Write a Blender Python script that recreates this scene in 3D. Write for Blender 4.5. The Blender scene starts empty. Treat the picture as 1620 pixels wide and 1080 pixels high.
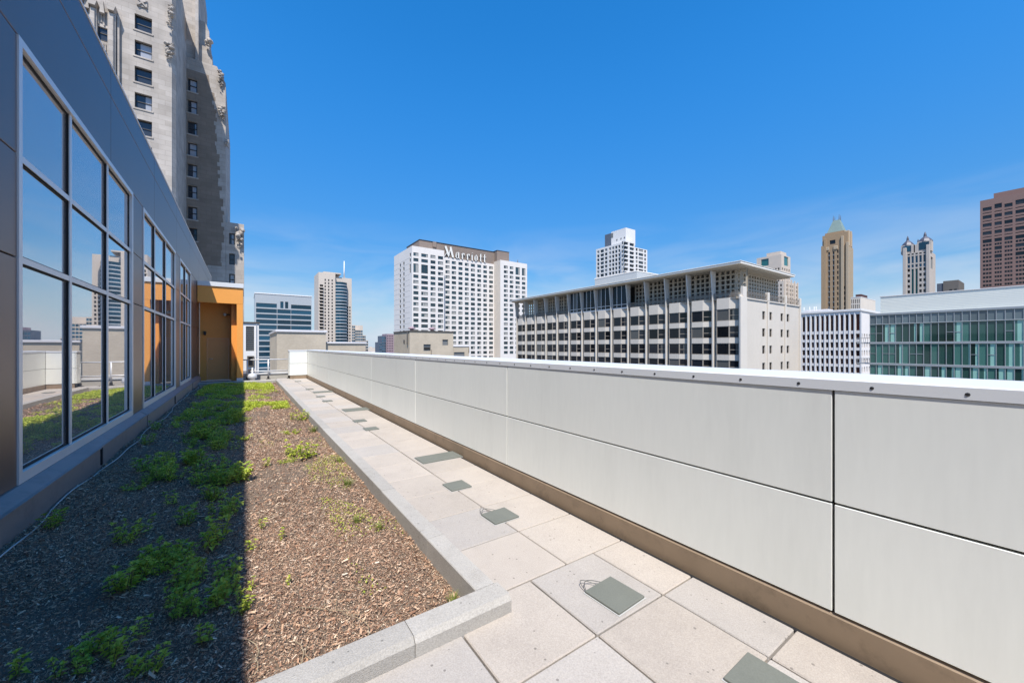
import bpy, bmesh, math, random
import numpy as np
from mathutils import Vector, Matrix

scene = bpy.context.scene
COL = scene.collection
R = math.radians
rnd = random.Random(7)

# ------------------------------------------------------------------ camera, sky, sun, exposure
TH = R(34.9); S, C = math.sin(TH), math.cos(TH)
F, CX, HY, EYE = 607.0, 810.0, 548.0, 1.6        # focal length in photo pixels, centre column, horizon row, eye height

cd = bpy.data.cameras.new('camera'); cam = bpy.data.objects.new('camera', cd); COL.objects.link(cam)
cam.location = (0, 0, EYE); cam.rotation_euler = (R(90), 0, -TH)
cd.sensor_width = 36; cd.lens = F / 1620 * 36; cd.shift_y = 8 / 1620
cd.clip_start = 0.05; cd.clip_end = 60000
scene.camera = cam

SUN = Vector((-1.0, -1.8, 3.5)).normalized()
elev = math.asin(SUN.z)
w = bpy.data.worlds.new('World'); scene.world = w; w.use_nodes = True
nt = w.node_tree; nt.nodes.clear()
wo = nt.nodes.new('ShaderNodeOutputWorld'); bg = nt.nodes.new('ShaderNodeBackground')
sky = nt.nodes.new('ShaderNodeTexSky'); sky.sky_type = 'NISHITA'; sky.sun_disc = False
sky.sun_elevation = elev; sky.sun_rotation = math.atan2(SUN.x, SUN.y)
sky.altitude = 200; sky.air_density = 1.0; sky.dust_density = 0.15; sky.ozone_density = 4.0
hs = nt.nodes.new('ShaderNodeHueSaturation'); hs.inputs['Saturation'].default_value = 1.345
nt.links.new(sky.outputs[0], hs.inputs['Color'])
# faint cirrus low over the skyline
tc = nt.nodes.new('ShaderNodeTexCoord'); sep = nt.nodes.new('ShaderNodeSeparateXYZ')
nt.links.new(tc.outputs['Generated'], sep.inputs[0])
mp = nt.nodes.new('ShaderNodeMapping'); mp.inputs['Scale'].default_value = (2.2, 2.2, 9)
nt.links.new(tc.outputs['Generated'], mp.inputs[0])
cn = nt.nodes.new('ShaderNodeTexNoise'); cn.inputs['Scale'].default_value = 1.6; cn.inputs['Detail'].default_value = 7; cn.inputs['Distortion'].default_value = 0.6
nt.links.new(mp.outputs[0], cn.inputs['Vector'])
cr = nt.nodes.new('ShaderNodeMapRange'); cr.inputs['From Min'].default_value = 0.40; cr.inputs['From Max'].default_value = 0.70
nt.links.new(cn.outputs['Fac'], cr.inputs['Value'])
hr = nt.nodes.new('ShaderNodeMapRange'); hr.inputs['From Min'].default_value = 0.0; hr.inputs['From Max'].default_value = 0.3
hr.inputs['To Min'].default_value = 0.85; hr.inputs['To Max'].default_value = 0.0
nt.links.new(sep.outputs['Z'], hr.inputs['Value'])
mu = nt.nodes.new('ShaderNodeMath'); mu.operation = 'MULTIPLY'
nt.links.new(cr.outputs[0], mu.inputs[0]); nt.links.new(hr.outputs[0], mu.inputs[1])
mx = nt.nodes.new('ShaderNodeMixRGB'); mx.inputs['Color2'].default_value = (2.75, 3.0, 3.4, 1)
nt.links.new(mu.outputs[0], mx.inputs['Fac']); 
ev = nt.nodes.new('ShaderNodeMapRange'); ev.interpolation_type = 'SMOOTHSTEP'; ev.inputs['From Min'].default_value = -0.02; ev.inputs['From Max'].default_value = 0.6; ev.inputs['To Min'].default_value = 0.42; ev.inputs['To Max'].default_value = 1.0
nt.links.new(sep.outputs['Z'], ev.inputs['Value'])
sv = nt.nodes.new('ShaderNodeVectorMath'); sv.operation = 'SCALE'; nt.links.new(hs.outputs[0], sv.inputs[0]); nt.links.new(ev.outputs[0], sv.inputs['Scale'])
hz = nt.nodes.new('ShaderNodeMapRange'); hz.interpolation_type = 'SMOOTHSTEP'; hz.inputs['From Min'].default_value = -0.01; hz.inputs['From Max'].default_value = 0.2; hz.inputs['To Min'].default_value = 0.85; hz.inputs['To Max'].default_value = 0.0
nt.links.new(sep.outputs['Z'], hz.inputs['Value'])
hm = nt.nodes.new('ShaderNodeMixRGB'); hm.inputs['Color2'].default_value = (1.75, 2.45, 3.25, 1)
nt.links.new(hz.outputs[0], hm.inputs['Fac']); nt.links.new(sv.outputs[0], hm.inputs['Color1'])
nt.links.new(hm.outputs[0], mx.inputs['Color1'])
nt.links.new(mx.outputs[0], bg.inputs['Color']); bg.inputs['Strength'].default_value = 0.12
nt.links.new(bg.outputs[0], wo.inputs['Surface'])

sd = bpy.data.lights.new('sun', 'SUN'); sd.energy = 3.4; sd.angle = R(0.53); sd.color = (1.0, 0.955, 0.89)
so = bpy.data.objects.new('sun', sd); COL.objects.link(so); so.location = (-30, -50, 100)
so.rotation_euler = SUN.to_track_quat('Z', 'Y').to_euler()

vs = scene.view_settings
vs.view_transform = 'Standard'; vs.look = 'None'; vs.exposure = 1.1; vs.gamma = 1.0; vs.use_curve_mapping = False
scene.cycles.max_bounces = 8; scene.cycles.diffuse_bounces = 3; scene.cycles.glossy_bounces = 4
scene.cycles.use_adaptive_sampling = True
scene.cycles.use_denoising = True

# ------------------------------------------------------------------ measuring helpers (photo column/row to the real plane it lies on)
def U(px): return (px - CX) / F
def xY(px, Y): u = U(px); return Y * (S + u * C) / (C - u * S)
def yX(px, X): u = U(px); return X * (C - u * S) / (S + u * C)
def dep(X, Y): return X * S + Y * C
def zz(py, X, Y): return EYE + (HY - py) * dep(X, Y) / F
def gnd(px, py, z=0.0):
    d = F * (EYE - z) / (py - HY); l = U(px) * d
    return d * S + l * C, d * C - l * S

# ------------------------------------------------------------------ materials
MATS = {}
K = 0.7
def nn(t, k, **kw):
    n = t.nodes.new(k)
    for a, b in kw.items(): setattr(n, a, b)
    return n
def mat(name, col, rough=0.6, metal=0.0, var=0.08, scale=4.0, stretch=(1, 1, 1), fine=0.0, fscale=80.0, bump=0.0, bscale=60.0, rand=0.0, island=0.0, spec=0.5, coat=0.0, dirt=None, spots=0.0):
    """Principled surface: base colour, cloudy variation, fine grain, relief, per-object / per-piece tone."""
    m = bpy.data.materials.new(name); m.use_nodes = True; t = m.node_tree
    p = t.nodes['Principled BSDF']
    p.inputs['Roughness'].default_value = rough; p.inputs['Metallic'].default_value = metal
    p.inputs['Specular IOR Level'].default_value = spec
    if coat: p.inputs['Coat Weight'].default_value = coat; p.inputs['Coat Roughness'].default_value = 0.08
    co = nn(t, 'ShaderNodeTexCoord'); mpn = nn(t, 'ShaderNodeMapping'); mpn.inputs['Scale'].default_value = stretch
    t.links.new(co.outputs['Object'], mpn.inputs[0])
    oi = nn(t, 'ShaderNodeObjectInfo')
    ofs = nn(t, 'ShaderNodeMath', operation='MULTIPLY'); ofs.inputs[1].default_value = 37.0
    t.links.new(oi.outputs['Random'], ofs.inputs[0]); t.links.new(ofs.outputs[0], mpn.inputs['Location'])
    val = None
    def add(v):
        nonlocal val
        if val is None: val = v; return
        a = nn(t, 'ShaderNodeMath', operation='MULTIPLY'); t.links.new(val, a.inputs[0]); t.links.new(v, a.inputs[1]); val = a.outputs[0]
    def spread(src, amt):
        r = nn(t, 'ShaderNodeMapRange'); r.inputs['To Min'].default_value = 1 - amt; r.inputs['To Max'].default_value = 1 + amt
        t.links.new(src, r.inputs['Value']); return r.outputs[0]
    if var:
        n = nn(t, 'ShaderNodeTexNoise'); n.inputs['Scale'].default_value = scale; n.inputs['Detail'].default_value = 6; n.inputs['Roughness'].default_value = 0.65
        t.links.new(mpn.outputs[0], n.inputs['Vector']); add(spread(n.outputs['Fac'], var * 2))
    if fine:
        n = nn(t, 'ShaderNodeTexNoise'); n.inputs['Scale'].default_value = fscale; n.inputs['Detail'].default_value = 3
        t.links.new(mpn.outputs[0], n.inputs['Vector']); add(spread(n.outputs['Fac'], fine * 2))
    if rand: add(spread(oi.outputs['Random'], rand))
    if island:
        g = nn(t, 'ShaderNodeNewGeometry'); add(spread(g.outputs['Random Per Island'], island))
    col = tuple(c_*K for c_ in col); base = nn(t, 'ShaderNodeRGB'); base.outputs[0].default_value = (*col, 1); out = base.outputs[0]
    if dirt:
        dcol, dsc, dlo, dhi, damt, dst = dirt
        mp2 = nn(t, 'ShaderNodeMapping'); mp2.inputs['Scale'].default_value = dst
        t.links.new(co.outputs['Object'], mp2.inputs[0]); t.links.new(ofs.outputs[0], mp2.inputs['Location'])
        n = nn(t, 'ShaderNodeTexNoise'); n.inputs['Scale'].default_value = dsc; n.inputs['Detail'].default_value = 8; n.inputs['Roughness'].default_value = 0.7
        t.links.new(mp2.outputs[0], n.inputs['Vector'])
        r = nn(t, 'ShaderNodeMapRange'); r.inputs['From Min'].default_value = dlo; r.inputs['From Max'].default_value = dhi; r.inputs['To Max'].default_value = damt
        t.links.new(n.outputs['Fac'], r.inputs['Value'])
        mm = nn(t, 'ShaderNodeMixRGB'); mm.inputs['Color2'].default_value = (*[c_*K for c_ in dcol], 1)
        t.links.new(r.outputs[0], mm.inputs['Fac']); t.links.new(out, mm.inputs['Color1']); out = mm.outputs[0]
    if spots:
        vo = nn(t, 'ShaderNodeTexVoronoi'); vo.inputs['Scale'].default_value = spots; t.links.new(mpn.outputs[0], vo.inputs['Vector'])
        sc_ = nn(t, 'ShaderNodeSeparateColor'); t.links.new(vo.outputs['Color'], sc_.inputs[0])
        rad = nn(t, 'ShaderNodeMapRange'); rad.inputs['From Min'].default_value = 0.72; rad.inputs['From Max'].default_value = 1.0; rad.inputs['To Max'].default_value = 0.22; t.links.new(sc_.outputs[0], rad.inputs['Value'])
        lt = nn(t, 'ShaderNodeMath', operation='LESS_THAN'); t.links.new(vo.outputs['Distance'], lt.inputs[0]); t.links.new(rad.outputs[0], lt.inputs[1])
        mr = nn(t, 'ShaderNodeMapRange'); mr.inputs['To Min'].default_value = 1.0; mr.inputs['To Max'].default_value = 0.55; t.links.new(lt.outputs[0], mr.inputs['Value']); add(mr.outputs[0])
    if val is not None:
        vm = nn(t, 'ShaderNodeVectorMath', operation='SCALE'); t.links.new(out, vm.inputs[0]); t.links.new(val, vm.inputs['Scale']); out = vm.outputs[0]
    t.links.new(out, p.inputs['Base Color'])
    if bump:
        n = nn(t, 'ShaderNodeTexNoise'); n.inputs['Scale'].default_value = bscale; n.inputs['Detail'].default_value = 5
        t.links.new(mpn.outputs[0], n.inputs['Vector'])
        b = nn(t, 'ShaderNodeBump'); b.inputs['Strength'].default_value = bump; b.inputs['Distance'].default_value = 0.02
        t.links.new(n.outputs['Fac'], b.inputs['Height']); t.links.new(b.outputs[0], p.inputs['Normal'])
    MATS[name] = m
    return m

def glass_mat(name, col, rough=0.03, ior=1.6, curtain=None, share=0.5, island=False, tone=0.5, wave=0.0):
    """Window glazing seen from outside by day: dark room, some with pale curtains drawn part way, and a mirror of the sky."""
    m = bpy.data.materials.new(name); m.use_nodes = True; t = m.node_tree
    p = t.nodes['Principled BSDF']; p.inputs['Roughness'].default_value = rough; p.inputs['IOR'].default_value = ior
    base = nn(t, 'ShaderNodeRGB'); base.outputs[0].default_value = (*col, 1)
    if island: g = nn(t, 'ShaderNodeNewGeometry'); rv = g.outputs['Random Per Island']
    else: g = nn(t, 'ShaderNodeObjectInfo'); rv = g.outputs['Random']
    r = nn(t, 'ShaderNodeMapRange'); r.inputs['To Min'].default_value = 1 - tone; r.inputs['To Max'].default_value = 1 + tone
    t.links.new(rv, r.inputs['Value'])
    sc = nn(t, 'ShaderNodeVectorMath', operation='SCALE'); t.links.new(base.outputs[0], sc.inputs[0]); t.links.new(r.outputs[0], sc.inputs['Scale'])
    out = sc.outputs[0]
    if curtain:
        wn = nn(t, 'ShaderNodeTexWhiteNoise', noise_dimensions='1D'); t.links.new(rv, wn.inputs['W'])
        sp = nn(t, 'ShaderNodeSeparateColor'); t.links.new(wn.outputs['Color'], sp.inputs[0])
        use = nn(t, 'ShaderNodeMath', operation='LESS_THAN'); use.inputs[1].default_value = share; t.links.new(sp.outputs[0], use.inputs[0])
        fac = use.outputs[0]
        if not island:
            co = nn(t, 'ShaderNodeTexCoord'); sx = nn(t, 'ShaderNodeSeparateXYZ'); t.links.new(co.outputs['Generated'], sx.inputs[0])
            thr = nn(t, 'ShaderNodeMapRange'); thr.inputs['To Min'].default_value = 0.15; thr.inputs['To Max'].default_value = 0.8
            t.links.new(sp.outputs[1], thr.inputs['Value'])
            gt = nn(t, 'ShaderNodeMath', operation='GREATER_THAN'); t.links.new(sx.outputs['X'], gt.inputs[0]); t.links.new(thr.outputs[0], gt.inputs[1])
            mm = nn(t, 'ShaderNodeMath', operation='MULTIPLY'); t.links.new(use.outputs[0], mm.inputs[0]); t.links.new(gt.outputs[0], mm.inputs[1]); fac = mm.outputs[0]
        mx_ = nn(t, 'ShaderNodeMixRGB'); mx_.inputs['Color2'].default_value = (*curtain, 1)
        t.links.new(fac, mx_.inputs['Fac']); t.links.new(out, mx_.inputs['Color1']); out = mx_.outputs[0]
    t.links.new(out, p.inputs['Base Color'])
    if wave:
        co2 = nn(t, 'ShaderNodeTexCoord'); n = nn(t, 'ShaderNodeTexNoise'); n.inputs['Scale'].default_value = 0.7; n.inputs['Detail'].default_value = 1
        t.links.new(co2.outputs['Object'], n.inputs['Vector'])
        b = nn(t, 'ShaderNodeBump'); b.inputs['Strength'].default_value = wave; b.inputs['Distance'].default_value = 0.02
        t.links.new(n.outputs['Fac'], b.inputs['Height']); t.links.new(b.outputs[0], p.inputs['Normal'])
    MATS[name] = m
    return m

def brick_mat(name, c1, c2, mortar, sx=0.2, sy=0.067, msize=0.006, lo=0.72, hi=1.25, nscale=0.5):
    m = bpy.data.materials.new(name); m.use_nodes = True; t = m.node_tree
    p = t.nodes['Principled BSDF']; p.inputs['Roughness'].default_value = 0.85
    co = nn(t, 'ShaderNodeTexCoord'); sp = nn(t, 'ShaderNodeSeparateXYZ'); t.links.new(co.outputs['Object'], sp.inputs[0])
    ad = nn(t, 'ShaderNodeMath', operation='ADD'); t.links.new(sp.outputs['X'], ad.inputs[0]); t.links.new(sp.outputs['Y'], ad.inputs[1])
    cb = nn(t, 'ShaderNodeCombineXYZ'); t.links.new(ad.outputs[0], cb.inputs['X']); t.links.new(sp.outputs['Z'], cb.inputs['Y'])
    b = nn(t, 'ShaderNodeTexBrick'); b.inputs['Color1'].default_value = (*[c_*K for c_ in c1], 1); b.inputs['Color2'].default_value = (*[c_*K for c_ in c2], 1); b.inputs['Mortar'].default_value = (*[c_*K for c_ in mortar], 1)
    b.inputs['Scale'].default_value = 1; b.inputs['Brick Width'].default_value = sx; b.inputs['Row Height'].default_value = sy; b.inputs['Mortar Size'].default_value = msize
    t.links.new(cb.outputs[0], b.inputs['Vector'])
    n = nn(t, 'ShaderNodeTexNoise'); n.inputs['Scale'].default_value = nscale; n.inputs['Detail'].default_value = 7; t.links.new(co.outputs['Object'], n.inputs['Vector'])
    r = nn(t, 'ShaderNodeMapRange'); r.inputs['To Min'].default_value = lo; r.inputs['To Max'].default_value = hi; t.links.new(n.outputs['Fac'], r.inputs['Value'])
    vm = nn(t, 'ShaderNodeVectorMath', operation='SCALE'); t.links.new(b.outputs['Color'], vm.inputs[0]); t.links.new(r.outputs[0], vm.inputs['Scale'])
    t.links.new(vm.outputs[0], p.inputs['Base Color'])
    MATS[name] = m
    return m

M = MATS
mat('paver_pink', (0.535, 0.472, 0.408), 0.85, var=0.06, scale=3, fine=0.16, fscale=140, bump=0.25, bscale=220, rand=0.07, spots=26.0, dirt=((0.36, 0.31, 0.27), 2.2, 0.5, 0.75, 0.38, (1, 1, 1)))
mat('paver_grey', (0.515, 0.47, 0.425), 0.85, var=0.06, scale=3, fine=0.16, fscale=140, bump=0.25, bscale=220, rand=0.07, spots=26.0, dirt=((0.36, 0.33, 0.3), 2.2, 0.5, 0.75, 0.38, (1, 1, 1)))
mat('kerb_stone', (0.49, 0.46, 0.415), 0.88, var=0.08, scale=3, fine=0.2, fscale=120, bump=0.35, bscale=180, rand=0.07, spots=26.0, dirt=((0.27, 0.24, 0.2), 4, 0.55, 0.8, 0.5, (1, 1, 1)))
mat('bedding', (0.06, 0.05, 0.042), 0.95)
mat('concrete', (0.6, 0.56, 0.49), 0.9, var=0.12, scale=2, fine=0.08)
mat('panel_silver', (1.08, 1.09, 1.02), 0.42, metal=0.1, var=0.02, scale=0.8, fine=0.02, fscale=30, stretch=(1, 1, 0.15), rand=0.025, dirt=((0.72, 0.73, 0.68), 1.3, 0.5, 0.85, 0.3, (1, 1.8, 0.3)))
mat('coping_white', (0.86, 0.875, 0.89), 0.35, metal=0.0, var=0.02, scale=1, dirt=((0.5, 0.46, 0.4), 3, 0.6, 0.85, 0.35, (1, 1, 1)))
mat('upstand_tan', (0.36, 0.26, 0.17), 0.6, var=0.14, scale=2, dirt=((0.1, 0.07, 0.045), 5, 0.52, 0.75, 0.55, (1, 1, 1)))
mat('screw_steel', (0.16, 0.16, 0.16), 0.35, metal=0.9, var=0)
mat('cladding_slate', (0.255, 0.175, 0.15), 0.36, metal=0.55, var=0.035, scale=0.9, stretch=(1, 1, 0.3), rand=0.035)
mat('joint_dark', (0.012, 0.012, 0.014), 0.8, var=0)
mat('frame_alu', (1.0, 0.94, 0.91), 0.38, metal=0.3, var=0.03)
mat('plinth_grey', (0.36, 0.31, 0.295), 0.5, metal=0.3, var=0.08, scale=1.5, stretch=(1, 1, 2), dirt=((0.1, 0.095, 0.09), 4, 0.52, 0.8, 0.5, (1, 1, 1)))
mat('orange_panel', (1.05, 0.445, 0.09), 0.5, var=0.04, scale=1.2, fine=0.03, fscale=20)
mat('door_paint', (1.0, 0.46, 0.15), 0.45, var=0.03)
mat('plate_green', (0.19, 0.2, 0.17), 0.75, metal=0.0, var=0.08, scale=6, fine=0.08, fscale=120, bump=0.15, bscale=150)
mat('galvanised', (0.8, 0.8, 0.8), 0.45, metal=0.2, var=0.06, scale=6)
mat('cable_white', (0.62, 0.62, 0.6), 0.5, var=0.03)
mat('wire_dark', (0.2, 0.2, 0.19), 0.5, metal=0.6, var=0)
mat('soil', (0.2, 0.145, 0.1), 0.95, var=0.2, scale=3, fine=0.3, fscale=60, bump=0.8, bscale=70, dirt=((0.13, 0.11, 0.085), 0.9, 0.52, 0.7, 0.6, (1, 1, 1)))
mat('white_concrete', (0.93, 0.865, 0.80), 0.8, var=0.04, scale=0.2, fine=0.03, fscale=2)
mat('white_paint', (0.95, 0.915, 0.87), 0.6, var=0.03, scale=0.3)
mat('hotel_brown', (0.3, 0.23, 0.185), 0.7, var=0.06, scale=0.3)
mat('tan_wall', (0.85, 0.75, 0.63), 0.8, var=0.05, scale=0.2)
mat('letter_white', (0.98, 0.94, 0.85), 0.4, var=0)
mat('bronze_dark', (0.035, 0.03, 0.026), 0.5, var=0)
mat('cream_wall', (0.80, 0.72, 0.615), 0.85, var=0.05, scale=0.3, fine=0.03, fscale=3, stretch=(1, 1, 0.4))
mat('cream_trim', (0.84, 0.765, 0.665), 0.75, var=0.04, scale=0.4)
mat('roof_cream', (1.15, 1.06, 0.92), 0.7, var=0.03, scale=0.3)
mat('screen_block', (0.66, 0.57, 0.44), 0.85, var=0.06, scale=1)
mat('void_dark', (0.02, 0.018, 0.016), 0.9, var=0)
mat('mesh_rail', (0.3, 0.25, 0.2), 0.6, var=0.05)
mat('bronze_frame', (0.15, 0.125, 0.1), 0.5, metal=0.3, var=0)
mat('roof_panel_pale', (1.0, 1.0, 0.9), 0.55, var=0.02, scale=0.3, stretch=(1, 1, 4))
mat('mullion_grey', (0.5, 0.52, 0.52), 0.45, metal=0.4, var=0)
mat('brown_tower_stone', (0.46, 0.315, 0.185), 0.85, var=0.06, scale=0.1)
mat('brown_tower_pale', (0.56, 0.44, 0.3), 0.85, var=0.05, scale=0.1)
mat('copper_green', (0.25, 0.34, 0.305), 0.6, var=0.08, scale=0.2)
mat('granite_pink', (0.29, 0.175, 0.145), 0.7, var=0.05, scale=0.1)
mat('pale_tower', (0.74, 0.635, 0.53), 0.8, var=0.05, scale=0.1)
mat('lantern_stone', (0.6, 0.53, 0.46), 0.8, var=0.05, scale=0.1)
mat('slate_roof', (0.1, 0.1, 0.13), 0.5, var=0.05)
mat('dark_block', (0.17, 0.155, 0.14), 0.6, var=0.05, scale=0.2)
mat('red_brown_spandrel', (0.09, 0.035, 0.03), 0.6, var=0.1)
mat('mauve_stone', (0.42, 0.3, 0.33), 0.8, var=0.05)
mat('office_band', (0.58, 0.6, 0.6), 0.45, metal=0.2, var=0.03)
mat('louvre_grey', (0.21, 0.215, 0.21), 0.6, var=0.04)
mat('roof_gravel', (0.3, 0.285, 0.26), 0.95, var=0.1, scale=1)
mat('city_ground', (0.3, 0.29, 0.27), 0.95, var=0.3, scale=0.01)
mat('lamp_glass', (0.8, 0.8, 0.78), 0.3, var=0)
mat('steel_blue_side', (0.12, 0.15, 0.2), 0.6, var=0.05)
brick_mat('brick_buff', (0.7, 0.59, 0.44), (0.62, 0.515, 0.38), (0.56, 0.49, 0.4))
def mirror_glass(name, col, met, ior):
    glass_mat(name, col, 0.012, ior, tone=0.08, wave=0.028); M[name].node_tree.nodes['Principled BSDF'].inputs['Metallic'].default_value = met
mat('window_tan', (0.42, 0.36, 0.29), 0.6, var=0.03)
brick_mat('stone_limestone', (0.64, 0.57, 0.5), (0.53, 0.465, 0.4), (0.45, 0.39, 0.33), 1.3, 0.62, 0.02, 0.5, 1.42, 0.45)
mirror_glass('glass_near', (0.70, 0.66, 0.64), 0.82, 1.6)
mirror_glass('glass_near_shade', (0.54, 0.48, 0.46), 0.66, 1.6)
glass_mat('glass_hotel', (0.03, 0.052, 0.06), 0.06, 1.6, curtain=(0.32, 0.31, 0.285), share=0.5)
glass_mat('glass_tower', (0.03, 0.035, 0.045), 0.05, 1.5, curtain=(0.33, 0.34, 0.37), share=0.7)
glass_mat('glass_office', (0.01, 0.012, 0.016), 0.04, 1.38, tone=0.7, curtain=(0.09, 0.09, 0.085), share=0.25)
glass_mat('glass_dark', (0.03, 0.03, 0.032), 0.1, 1.45, island=True, tone=0.6)
glass_mat('glass_joined', (0.05, 0.06, 0.065), 0.1, 1.45, island=True, tone=0.6, curtain=(0.3, 0.29, 0.27), share=0.22)
glass_mat('glass_blue', (0.008, 0.045, 0.075), 0.05, 1.5, tone=0.5)
glass_mat('glass_blue_joined', (0.02, 0.075, 0.12), 0.06, 1.6, island=True, tone=0.5)
glass_mat('glass_teal', (0.035, 0.09, 0.075), 0.04, 1.5, tone=0.8, curtain=(0.25, 0.45, 0.38), share=0.5)
glass_mat('glass_teal_joined', (0.02, 0.13, 0.13), 0.05, 1.6, island=True, tone=0.4)
glass_mat('glass_grey_upper', (0.11, 0.14, 0.15), 0.06, 1.5, tone=0.25)

# foliage and mulch: per-piece tone
def leaf_mat(name, a, b, trans=0.35):
    m = bpy.data.materials.new(name); m.use_nodes = True; t = m.node_tree
    p = t.nodes['Principled BSDF']; p.inputs['Roughness'].default_value = 0.5
    g = nn(t, 'ShaderNodeNewGeometry'); mx_ = nn(t, 'ShaderNodeMixRGB')
    mx_.inputs['Color1'].default_value = (*a, 1); mx_.inputs['Color2'].default_value = (*b, 1)
    t.links.new(g.outputs['Random Per Island'], mx_.inputs['Fac']); t.links.new(mx_.outputs[0], p.inputs['Base Color'])
    tr = nn(t, 'ShaderNodeBsdfTranslucent'); t.links.new(mx_.outputs[0], tr.inputs['Color'])
    ms = nn(t, 'ShaderNodeMixShader'); ms.inputs[0].default_value = trans
    t.links.new(p.outputs[0], ms.inputs[1]); t.links.new(tr.outputs[0], ms.inputs[2])
    t.links.new(ms.outputs[0], t.nodes['Material Output'].inputs['Surface'])
    M[name] = m
leaf_mat('leaf', (0.30, 0.38, 0.03), (0.62, 0.66, 0.09), 0.42)
leaf_mat('leaf_deep', (0.24, 0.36, 0.035), (0.5, 0.58, 0.08), 0.42)
leaf_mat('grass_blade', (0.16, 0.22, 0.04), (0.3, 0.33, 0.08))
mat('stem', (0.2, 0.19, 0.07), 0.7, var=0.1)
def chip_mat():
    m = bpy.data.materials.new('wood_chip'); m.use_nodes = True; t = m.node_tree
    p = t.nodes['Principled BSDF']; p.inputs['Roughness'].default_value = 0.9
    g = nn(t, 'ShaderNodeNewGeometry'); cr_ = nn(t, 'ShaderNodeValToRGB')
    e = cr_.color_ramp.elements; e[0].color = (0.10, 0.055, 0.035, 1); e[1].color = (0.74, 0.6, 0.45, 1)
    for pos, c_ in ((0.3, (0.28, 0.15, 0.09, 1)), (0.6, (0.44, 0.265, 0.165, 1)), (0.88, (0.56, 0.4, 0.27, 1))):
        q = e.new(pos); q.color = c_
    t.links.new(g.outputs['Random Per Island'], cr_.inputs['Fac']); t.links.new(cr_.outputs[0], p.inputs['Base Color'])
    M['wood_chip'] = m
chip_mat()

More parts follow.
